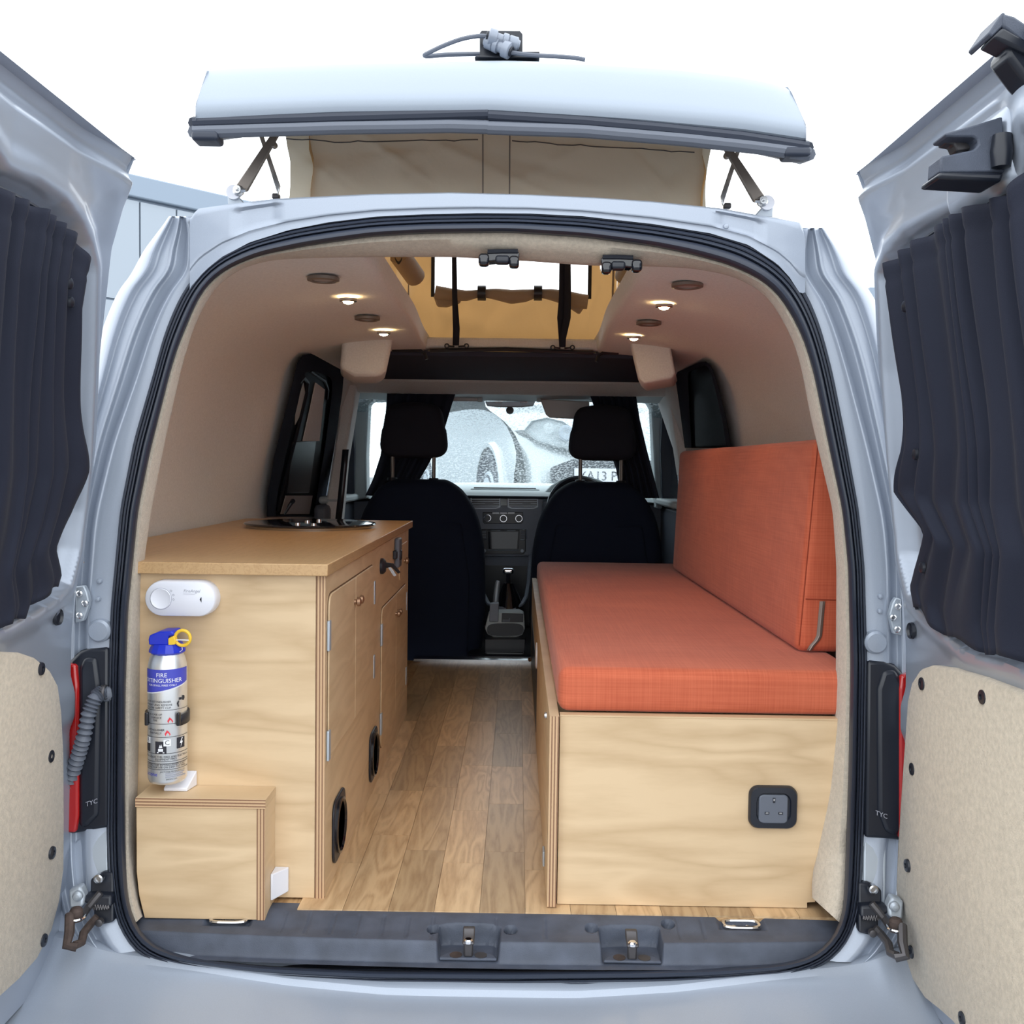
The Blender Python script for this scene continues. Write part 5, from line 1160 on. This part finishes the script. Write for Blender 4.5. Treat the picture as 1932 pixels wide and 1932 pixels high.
# side walls, pillars, headliner
cw = thing('trim_5', (0, 2.8, .6), 'light grey cab pillars, sills and windscreen header', None, kind='structure')
for s in (-1, 1):
    obj('door_lower', MB().box(min(s*.70, s*.76), max(s*.70, s*.76), 2.25, 3.7, -.3, .585), M['greyp'], cw, bevel=.02)
    obj('door_top', MB().box(min(s*.66, s*.75), max(s*.66, s*.75), 2.3, 3.7, .585, .615), M['ltgrey'], cw, bevel=.01)
    ap = [(610,738),(640,715),(735,711),(738,757),(700,757),(695,765),(691,860),(692,940),(668,945),(664,900),(668,850),(666,780),(655,748)] if s < 0 else [(1188,720),(1275,728),(1300,745),(1262,755),(1248,790),(1246,850),(1250,960),(1238,960),(1233,850),(1229,770),(1222,758),(1188,757)]
    obj('front_pillar', MB().prism([PY(x, y, 2.75) for x, y in ap], (0, .10, 0)), M['ltgrey'], cw, bevel=.008)
    bp = [(648,700),(674,716),(666,770),(650,870),(640,985),(608,985),(624,890),(638,790)] if s < 0 else [(1258,712),(1277,704),(1282,765),(1298,845),(1298,900),(1286,900),(1274,820),(1266,765)]
    obj('door_pillar', MB().prism([PY(x, y, 2.30) for x, y in bp], (0, .12, 0)), M['wallcarpet'], cw, bevel=.01)
    sf = [(654,770),(664,790),(669,850),(668,930),(648,945),(640,960),(632,960),(646,900),(652,830)] if s < 0 else [(1258,768),(1249,790),(1246,850),(1250,940),(1262,960),(1282,960),(1276,850),(1267,780)]
    obj('door_seal', MB().prism([PY(x, y, 2.7) for x, y in sf], (0, .03, 0)), M['rubber'], cw, bevel=.004)
    wb = [(652,840),(676,836),(676,938),(654,944),(646,944)] if s < 0 else [(1251,862),(1262,850),(1272,862),(1276,955),(1256,950)]
    mr = thing('door_mirror', PY(wb[0][0], 900, 3.0), ('left' if s < 0 else 'right')+' black door mirror outside the cab window', 'mirror')
    obj('mirror_case', MB().prism([PY(x, y, 2.95) for x, y in wb], (0, .06, 0)), M['black'], mr, bevel=.012, seg=3)
    gx = 704 if s < 0 else 1226; gy = 742 if s < 0 else 748
    gh = thing('grab_handle', PY(gx, gy, 2.72), ('left' if s < 0 else 'right')+' light grey grab handle above the cab door', 'handle')
    obj('handle', MB().prism([PY(gx+s*-1*u, gy+v, 2.70) for u, v in ((-20,-7),(18,-9),(24,-4),(22,6),(8,12),(-4,10))], (0, .05, 0)), M['ltgrey'], gh, bevel=.006)
    obj('recess', MB().prism([PY(gx+s*-1*u, gy+v, 2.695) for u, v in ((-13,-1),(-2,-4),(8,0),(12,6),(0,7))], (0, .01, 0)), M['fade'], gh, bevel=.003)
    ps = (697, 725) if s < 0 else (1221, 735)
    obj('screw_cap', MB().lathe([(.0001, -.004), (.007, -.003), (.007, .004)], PY(*ps, 2.745), 'Y', 12), M['black'], cw)
# cab headliner: dark underside, beige step, grey header
hd = thing('trim_6', (0, 2, 1.1), 'dark lining over the cab with a beige and grey windscreen header', None, kind='structure')
obj('dark_lining', MB().prism([(-.72, 1.56, 1.112), (-.72, 1.56, 1.098), (-.72, 2.26, 1.082), (-.72, 2.27, 1.112)], (1.44, 0, 0)), M['lining'], hd)
p = PY(960, 722, 2.28); q = PY(960, 741, 2.28)
obj('beige_step', MB().prism([(-.72, 2.27, p.z+.04), (-.72, 2.27, p.z-.002), (-.72, 2.35, q.z+.001), (-.72, 2.40, q.z), (-.72, 2.40, p.z+.04)], (1.44, 0, 0)), M['wallcarpet'], hd)
q2 = PY(960, 757, 2.55)
obj('grey_header', MB().prism([(-.68, 2.40, q.z+.02), (-.68, 2.40, q.z+.001), (-.68, 2.52, q2.z+.006), (-.68, 2.56, q2.z), (-.68, 2.60, q2.z+.04), (-.68, 2.60, q.z+.06)], (1.36, 0, 0)), M['ltgrey'], hd, bevel=.004)
obj('roof_cover', MB().box(-.80, .80, 1.64, 2.62, 1.125, 1.14), M['black'], hd)
for tab, nm, lab in (([(852,749),(905,749),(905,757),(850,757)], 'a', 'folded left sun visor under the grey header'), ([(1019,753),(1112,757),(1112,792),(1037,788),(1030,782)], 'b', 'right sun visor hanging down in front of the windscreen')):
    v = thing('sun_visor', PY(tab[0][0], tab[0][1], 2.5), lab, 'visor', 'cab sun visors')
    obj('board', MB().prism([PY(x, y, 2.50) for x, y in tab], (0, .014, 0)), M['fade'], v, bevel=.004)
    obj('hinge_clip', MB().rbox(PY(1017 if nm == 'b' else 906, 754, 2.50), (.010, .010, .010), .004, 3), M['ltgrey'], v)
mm = thing('rear_view_mirror', PY(962, 762, 2.62), 'small mirror and black sensor at the top of the windscreen', 'mirror')
obj('sensor', MB().lathe([(.0001, -.01), (.016, -.008), (.017, .01), (.0001, .012)], PY(962, 774, 2.6), 'Y', 18), M['black'], mm)
obj('mirror_bar', MB().prism([PY(x, y, 2.58) for x, y in ((915,757),(1010,757),(1006,766),(985,768),(940,768),(919,766))], (0, .02, 0)), M['zinc'], mm, bevel=.004)
for x in (940, 988): obj('reading_lamp', MB().rbox(PY(x, 759, 2.565), (.016, .006, .004), .002, 2), M['lamp2'] if 'lamp2' in M else M['white'], mm)
# windscreen
wsb = 3.45; 
tl, trr = PY(640, 745, 2.62), PY(1300, 760, 2.62)
bl_, brr = PY(600, 905, wsb), PY(1330, 915, wsb); 
w3 = thing('window_3', (0, 3.0, .7), 'rain speckled windscreen beyond the front seats', None, kind='structure')
obj('windscreen_pane', MB().grid([[tl.lerp(trr, i/20)+Vector((0, .05*(1-(i/10-1)**2), 0)) for i in range(21)], [Vector((bl_.x, wsb, .58)).lerp(Vector((brr.x, wsb, .58)), i/20)+Vector((0, .10*(1-(i/10-1)**2), 0)) for i in range(21)]]), M['wetglass'], w3)
obj('wiper', MB().tube([PY(726, 872, 3.4), PY(770, 838, 3.3), PY(782, 820, 3.25)], .006, 6), M['black'], w3)
for s, nm, nn in ((-1, 'window_4', 'left'), (1, 'window_5', 'right')):
    o = obj(nm, MB().box(min(s*.715, s*.719), max(s*.715, s*.719), 2.3, 3.4, .60, 1.05), M['glass']); tag(o, nn+' cab door window glass', kind='structure')
# ---------------------------------------------------------------- dashboard and console
DY = 2.83
ds = thing('dashboard', (.0, DY+.3, .3), 'dark grey dashboard with vents, knobs and screen between the seats', 'dashboard')
def D(x, y, d=0): return PY(x, y, DY+d)
topz = D(950, 933).z
obj('dash_top', MB().loft([[(x, DY-.01, z1) for x, z1 in ((-.70, topz-.03), (-.2, topz-.008), (.18, topz-.008), (.3, topz+.0), (.70, topz-.03))], [(x, DY+.015, z1+.012) for x, z1 in ((-.70, topz-.03), (-.2, topz-.005), (.18, topz-.005), (.3, topz+.0), (.70, topz-.03))], [(x, 3.62, z1+.05) for x, z1 in ((-.70, topz-.03), (-.2, topz-.01), (.18, topz-.01), (.3, topz-.01), (.70, topz-.03))]], closed=False), M['ltgrey'], ds)
obj('dash_lip', MB().tube([(-.70, DY, topz-.036), (-.2, DY-.008, topz-.012), (.18, DY-.008, topz-.012), (.3, DY, topz-.006), (.70, DY, topz-.036)], .007, 6), M['black'], ds)
obj('top_vent', MB().box(D(890, 920).x, D(1013, 920).x, DY+.22, DY+.30, topz+.018, topz+.026), M['black'], ds)
obj('top_vent_frame', MB().box(D(884, 920).x, D(1020, 920).x, DY+.20, DY+.32, topz+.012, topz+.021), M['ltgrey'], ds, bevel=.004)
obj('dash_body', MB().prism([(-.70, DY+.03, topz-.03), (-.70, 3.6, topz-.03), (-.70, 3.6, -.1), (-.70, DY+.18, -.1), (-.70, DY+.03, .35)], (1.40, 0, 0)), M['dash'], ds)
cp = [(884,932),(1022,932),(1022,960),(1008,1020),(998,1052),(996,1175),(985,1260),(920,1260),(912,1120),(905,1050),(893,990)]
obj('centre_stack', MB().prism([D(x, y) for x, y in ((884,934),(1026,934),(1024,965),(1014,1000),(1003,1050),(908,1050),(898,1000),(888,965))], (0, .06, 0)), M['dash'], ds, bevel=.006)
for x0_, x1_ in ((890, 942), (960, 1013)):
    v = obj('air_vent', MB().loft([[D(x, y, d) for x, y in ((x0_-e,939-e),(x1_+e,939-e),(x1_+e,955+e),(x1_-6,958+e),(x0_+6,958+e),(x0_-e,955+e))] for e, d in ((2,-.002),(2,-.008),(0,-.008),(0,.002))]), M['zinc'], ds)
    obj('vent_back', MB().prism([D(x, y, -.0015) for x, y in ((x0_,939),(x1_,939),(x1_,956),(x0_,956))], (0, .004, 0)), M['black'], v)
    for k in range(4):
        y = 941.5+k*4.2; obj('vent_slat', MB().prism([D(x0_, y, -.008), D(x1_, y, -.008), D(x1_, y+1.3, -.008), D(x0_, y+1.3, -.008)], (0, .006, 0)), M['zinc'], v)
    xm = (x0_+x1_)/2+7; obj('vent_tab', MB().prism([D(xm-8, 947, -.012), D(xm+8, 947, -.012), D(xm+8, 950.5, -.012), D(xm-8, 950.5, -.012)], (0, .005, 0)), M['black'], v)
obj('hazard_button', MB().prism([D(x, y, -.006) for x, y in ((945,941),(957,941),(957,954),(945,954))], (0, .008, 0)), M['ltgrey'], ds, bevel=.002)
hp = obj('heater_panel', MB().prism([D(x, y, -.004) for x, y in ((911,966),(987,966),(987,985),(984,988),(914,988),(911,985))], (0, .008, 0)), M['black'], ds, bevel=.002)
for x, y in ((920,977),(950,978),(979,978)):
    p = D(x, y, -.006)
    obj('knob', MB().lathe([(.0175, .002), (.0165, -.014), (.0155, -.016), (.0001, -.016)], p, 'Y', 24), M['black'], hp)
    obj('knob_ring', MB().tube([p+Vector((.0148*cos(a), -.0165, .0148*sin(a))) for a in [2*pi*i/28 for i in range(28)]], .0022, 6, closed=True), M['chrome'], hp)
for k in range(3): obj('heater_button', MB().prism([D(929+k*14.5, 966.5, -.006), D(942+k*14.5, 966.5, -.006), D(942+k*14.5, 969.5, -.006), D(929+k*14.5, 969.5, -.006)], (0, .003, 0)), M['white'], hp)
rd = obj('radio_panel', MB().prism([D(x, y, -.003) for x, y in ((908,998),(992,998),(992,1040),(988,1046),(912,1046),(908,1040))], (0, .01, 0)), M['black'], ds, bevel=.003)
obj('screen', MB().prism([D(x, y, -.007) for x, y in ((921,1003),(978,1003),(976,1036),(922,1036))], (0, .006, 0)), M['gloss'], rd, bevel=.001)
obj('screen_trim', MB().tube([D(x, y, -.008) for x, y in ((919.5,1001),(979.5,1001),(978,1038),(920.5,1038))], .0016, 5, closed=True), M['chrome'], rd)
for sx in (0, 1):
    X = (lambda x: x) if not sx else (lambda x: 1900-x)
    obj('side_trim', MB().tube([D(X(x), y, -.006) for x, y in ((919,999),(907,999),(906.5,1016),(912,1019),(918,1018))], .0012, 5), M['chrome'], rd)
    for k in range(3): obj('radio_button', MB().prism([D(X(909.5), 1002+k*5, -.006), D(X(917), 1002+k*5, -.006), D(X(917), 1005.5+k*5, -.006), D(X(909.5), 1005.5+k*5, -.006)], (0, .003, 0)), M['greyp'], rd)
    p = D(X(914) if not sx else 985, 1039, -.006); obj('radio_knob', MB().lathe([(.008, .002), (.008, -.008), (.006, -.010), (.0001, -.010)], p, 'Y', 16), M['zinc'], rd)
obj('lower_stack', MB().prism([D(x, y, .05) for x, y in ((908,1048),(1003,1048),(998,1180),(912,1180))], (0, .05, 0)), M['black'], ds)
sw = thing('steering_wheel', PY(1095, 940, 2.66), 'black steering wheel rim showing above the right front seat', 'steering wheel')
c0 = PY(1094, 962, 2.66); obj('rim', MB().tube([c0+Vector((.185*cos(a)*.72, .08*sin(a), .135*sin(a))) for a in [2*pi*i/40 for i in range(40)]], .014, 8, closed=True), M['black'], sw)
obj('hub', MB().lathe([(.0001, -.02), (.07, -.01), (.075, .02), (.0001, .03)], c0, 'Y', 20), M['greyp'], sw)
obj('spoke', MB().box(c0.x-.12, c0.x+.12, c0.y-.008, c0.y+.012, c0.z-.015, c0.z+.015), M['greyp'], sw)
obj('binnacle', MB().tube([PY(x, y, 2.95) for x, y in ((1030,932),(1042,920),(1060,909),(1085,903),(1105,903),(1128,909),(1145,918))], .012, 8), M['ltgrey'], ds)
obj('binnacle_hood', MB().prism([PY(x, y, 2.96) for x, y in ((1045,932),(1060,914),(1085,907),(1105,907),(1140,922),(1140,935))], (0, .1, 0)), M['black'], ds)
# tunnel console with gear lever, handbrake, cup holder
cs = thing('centre_console', (PY(955, 1150, 2.5).x, 2.5, -.1), 'black floor console with grey rails and cup holder between the seats', 'console')
gx0, gx1 = XatY(908, 2.4), XatY(1000, 2.4)
obj('tunnel', MB().box(gx0-.04, gx1+.05, 2.16, 2.84, -.16, .015), M['black'], cs, bevel=.02)
tag(obj('floor_2', MB().box(-.75, .75, 2.13, 3.6, -.24, -.18), M['black']), 'black cab floor beneath the front seats', kind='structure')
for pts in ([(911,1040,2.80),(909,1090,2.72),(911,1118,2.62),(922,1140,2.50),(940,1148,2.46)], [(1001,1048,2.80),(997,1100,2.70),(993,1125,2.60),(985,1140,2.50),(970,1150,2.46),(940,1148,2.46)]):
    obj('console_rail', MB().tube([PY(x, y, Y) for x, y, Y in pts], .009, 8), M['dash'], cs)
def ovalpts(x0_, x1_, y0_, y1_, Y, e=.6, n=28): 
    return [PY((x0_+x1_)/2+(x1_-x0_)/2*math.copysign(abs(cos(a))**e, cos(a)), (y0_+y1_)/2-(y1_-y0_)/2*math.copysign(abs(sin(a))**e, sin(a)), Y) for a in [2*pi*i/n for i in range(n)]]
YC = 2.24
tray = [(921,1160),(927,1156),(980,1156),(989,1160),(990,1186),(986,1198),(974,1203),(932,1203),(920,1197),(915,1186)]
obj('tray', MB().prism([PY(x, y, YC) for x, y in tray], (0, .10, 0)), M['zinc2'] if 'zinc2' in M else M['ltgrey'], cs, bevel=.006)
obj('cup_well', MB().prism(ovalpts(919, 988, 1176, 1200, YC-.002), (0, .004, 0)), M['black'], cs, bevel=.001)
obj('coin_well', MB().prism([PY(x, y, YC-.002) for x, y in ((947,1157),(987,1158),(987,1174),(946,1174))], (0, .004, 0)), M['black'], cs, bevel=.001)
obj('well_divider', MB().prism([PY(x, y, YC-.004) for x, y in ((948,1169),(960,1169),(960,1166),(962,1166),(962,1173),(948,1173))], (0, .003, 0)), M['greyp'], cs)
obj('console_back', MB().prism([PY(x, y, 2.20) for x, y in ((914,1205),(992,1205),(990,1243),(914,1243))], (0, .06, 0)), M['black'], cs, bevel=.004)
obj('console_pocket', MB().prism([PY(x, y, 2.195) for x, y in ((919,1230),(986,1230),(986,1245),(919,1245))], (0, .01, 0)), M['gloss'], cs)
hbk = thing('handbrake', PY(936, 1150, 2.34), 'grey handbrake lever standing beside the gear lever', 'lever')
obj('lever', MB().tube([PY(934, 1148, 2.36), PY(936, 1125, 2.36), PY(939, 1100, 2.36), PY(940, 1096, 2.36)], [.012, .012, .010, .007], 10), M['zinc'], hbk)
obj('sleeve', MB().prism([PY(x, y, 2.22) for x, y in ((924,1140),(941,1139),(940,1173),(923,1173))], (0, .05, 0)), M['dash'], hbk, bevel=.003)
gl = thing('gear_lever', PY(960, 1145, 2.5), 'chrome topped gear lever rising from a black leather boot', 'gear lever')
obj('boot', MB().loft([[PY(960, 1146, 2.50)+Vector((.060*cos(a)*(1+.1*sin(3*a)), .05*sin(a), 0)) for a in [2*pi*i/20 for i in range(20)]], [PY(960, 1125, 2.50)+Vector((.042*cos(a)*(1+.12*sin(4*a)), .035*sin(a), 0)) for a in [2*pi*i/20 for i in range(20)]], [PY(959, 1100, 2.50)+Vector((.020*cos(a), .018*sin(a), 0)) for a in [2*pi*i/20 for i in range(20)]]], cap=True), M['gloss'], gl, ang=50)
obj('stick', MB().tube([PY(959, 1102, 2.5), PY(959, 1080, 2.5)], .009, 8), M['black'], gl)
obj('gear_knob', MB().rbox(PY(959, 1077, 2.5), (.024, .020, .013), .011, 3), M['chrome'], gl)
# cab curtains gathered behind the front seats
def cabcurtain(left, right, lab, npl, Y0):
    rows = []
    nv, nu = 40, 70
    for j in range(nv+1):
        v = j/nv; row = []; y0 = left[0][1]; y1 = left[-1][1]; y = y0+(y1-y0)*v
        xl = interp([(b, a) for a, b in left], y); xr = interp([(b, a) for a, b in right], y)
        for i in range(nu+1):
            u = i/nu; row.append(PY(xl+(xr-xl)*u, y, Y0+.012*sin(u*npl*2*pi+v*2)*(0.4+.6*v)+.02*v))
        rows.append(row)
    o = obj('cab_curtain', MB().grid(rows), M['curtain'], solid=.002, ang=80); tag(o, lab, 'curtain', 'curtains behind the front seats'); return o
cabcurtain([(722,660),(728,690),(732,720),(726,800),(718,860),(704,905),(690,935)], [(890,660),(880,690),(866,720),(850,770),(832,830),(806,880),(790,908),(775,935)], 'left black curtain swept aside behind the left front seat', 5, 2.40)
cabcurtain([(1082,660),(1092,690),(1106,722),(1118,760),(1132,800),(1150,850),(1163,885),(1172,940)], [(1205,660),(1200,690),(1192,710),(1199,745),(1206,790),(1220,850),(1236,910),(1262,1010)], 'right black curtain swept aside behind the right front seat', 6, 2.40)
st_ = thing('seat_belt', PY(645, 900, 2.1), 'black seat belt hanging on the left door pillar', 'belt')
obj('webbing', MB().grid([[PY(xx+x, y, 2.03) for x in (-6, 6)] for xx, y in ((652, 848), (649, 880), (644, 930), (638, 985))]), M['black'], st_, solid=.002)

# ---------------------------------------------------------------- car parked beyond the windscreen
pc = thing('parked_car', (.85, 6.5, .2), 'silver car parked nose to the van beyond the windscreen', 'car')
ang_ = rad(16); O = Vector((.85, 5.35, .20)); ex = Vector((cos(ang_), sin(ang_), 0)); ey = Vector((-sin(ang_), cos(ang_), 0))
def K(x, y, z): return O+ex*x+ey*y+Vector((0, 0, z))      # x across the nose, y back along the car
def turned(mb, x, y, z):
    mb.v = [tuple(K(x+p[0], y+p[1], z+p[2])) for p in mb.v]; return mb
prof = [(-.02, .18), (-.03, .45), (.0, .58), (.04, .70), (.12, .82), (.35, .93), (.9, 1.03), (1.1, 1.08), (1.7, 1.50), (2.2, 1.62), (3.2, 1.58), (4.1, 1.0), (4.15, .25)]
rows = []
for (y, z) in prof:
    hw = interp([(-.1, .70), (.1, .76), (.6, .81), (4.2, .80)], y); hw2 = hw*(1 if z < 1.1 else 1-.22*smooth(1.08, 1.6, z))
    bowed = [(-1, .16), (-.97, .06), (-.85, .02), (-.5, 0), (0, -.015), (.5, 0), (.85, .02), (.97, .06), (1, .16)]
    rows.append([K(hw2*u, y+b*(1.2 if y < .5 else .3), z-(.05*abs(u)**3)) for u, b in bowed])
obj('upper_body', MB().grid(rows), M['carpaint'], pc, sub=1, ang=60)
for s in (-1, 1):
    obj('side_body', MB().grid([[K(s*hw, y, z) for y, z in zip((.16, .5, .9, 1.4, 2.2, 3.2, 4.1), zz)] for hw, zz in ((.78, (.62, .86, .96, 1.02, 1.04, 1.04, 1.0)), (.83, (.52, .66, .68, .70, .72, .72, .7)), (.81, (.22, .20, .20, .20, .20, .20, .2)))]), M['carpaint'], pc, sub=1, ang=60)
    for y in (.82, 3.35):
        wh = obj('wheel', turned(MB().lathe([(.0001, s*.01), (.16, s*.01), (.20, -s*.02), (.30, s*.02), (.325, 0), (.325, -s*.15), (.0001, -s*.15)], (0, 0, 0), 'X', 28), s*.84, y, .32), M['rubber'], pc)
        obj('hub_cap', turned(MB().lathe([(.0001, s*.018), (.10, s*.016), (.18, s*.004), (.19, -s*.01)], (0, 0, 0), 'X', 24), s*.84, y, .32), M['zinc'], wh)
        obj('wheel_arch', turned(MB().lathe([(.36, -s*.03), (.36, s*.018), (.39, s*.02), (.41, -s*.03)], (0, 0, 0), 'X', 32, cap=False), s*.83, y, .33), M['carpaint'], pc)
        obj('arch_shade', turned(MB().lathe([(.0001, s*.012), (.36, s*.012), (.36, -s*.05), (.0001, -s*.05)], (0, 0, 0), 'X', 28), s*.82, y, .33), M['black'], pc)  # black disc filling the arch paints the shade behind the wheel
    T_ = [(-.78,.80),(-.73,.87),(-.63,.895),(-.52,.865),(-.43,.80),(-.35,.715),(-.30,.64),(-.41,.655),(-.57,.685),(-.71,.73)]
    cx_, cz_ = -.55, .77
    def ring(k, y): return [K(-s*(cx_+(x-cx_)*k), y+.55*max(0, abs(x)-.35)**1.3, cz_+(z-cz_)*k) for x, z in T_]
    hl = obj('headlamp', MB().loft([ring(1, .12), ring(1, -.055), ring(.93, -.075), ring(.86, -.06)], cap=False), M['carpaint'], pc, ang=40)
    obj('lens', MB().loft([ring(.87, -.05), ring(.8, -.052)], cap=True), M['lens'], hl)
    obj('lamp_bowl', turned(MB().lathe([(.0001, -.0), (.05, -.004), (.055, -.02), (.04, -.024), (.0001, -.012)], (0, 0, 0), 'Y', 18), s*.51, -.03, .78), M['zinc'], hl)
    obj('indicator', turned(MB().lathe([(.0001, -.0), (.035, -.004), (.038, -.016), (.0001, -.018)], (0, 0, 0), 'Y', 16), s*.63, -.01, .81), M['lens'], hl)
obj('bumper_grille', MB().prism([K(x, -.10, z) for x, z in ((-.60,.22),(.60,.22),(.64,.50),(.52,.60),(-.46,.60),(-.62,.54))], ey*.08), M['black'], pc, bevel=.02)
pl = obj('number_plate', MB().prism([K(-.47, -.125, .43), K(.05, -.125, .43), K(.05, -.125, .54), K(-.47, -.125, .54)], ey*.01), M['white'], pc)
tm = MB(); text_mb(tm, 'YA13 P', .092, lambda u, v: K(u-.44, -.127, .485+v), 'LEFT'); obj('plate_text', tm, M['blacktext'], pl, flat=True)
obj('car_glass', MB().grid([[K(x, 1.12+.02*abs(x), 1.105) for x in (-.62, 0, .62)], [K(x*.86, 1.69, 1.515) for x in (-.62, 0, .62)]]), M['tint'], pc)
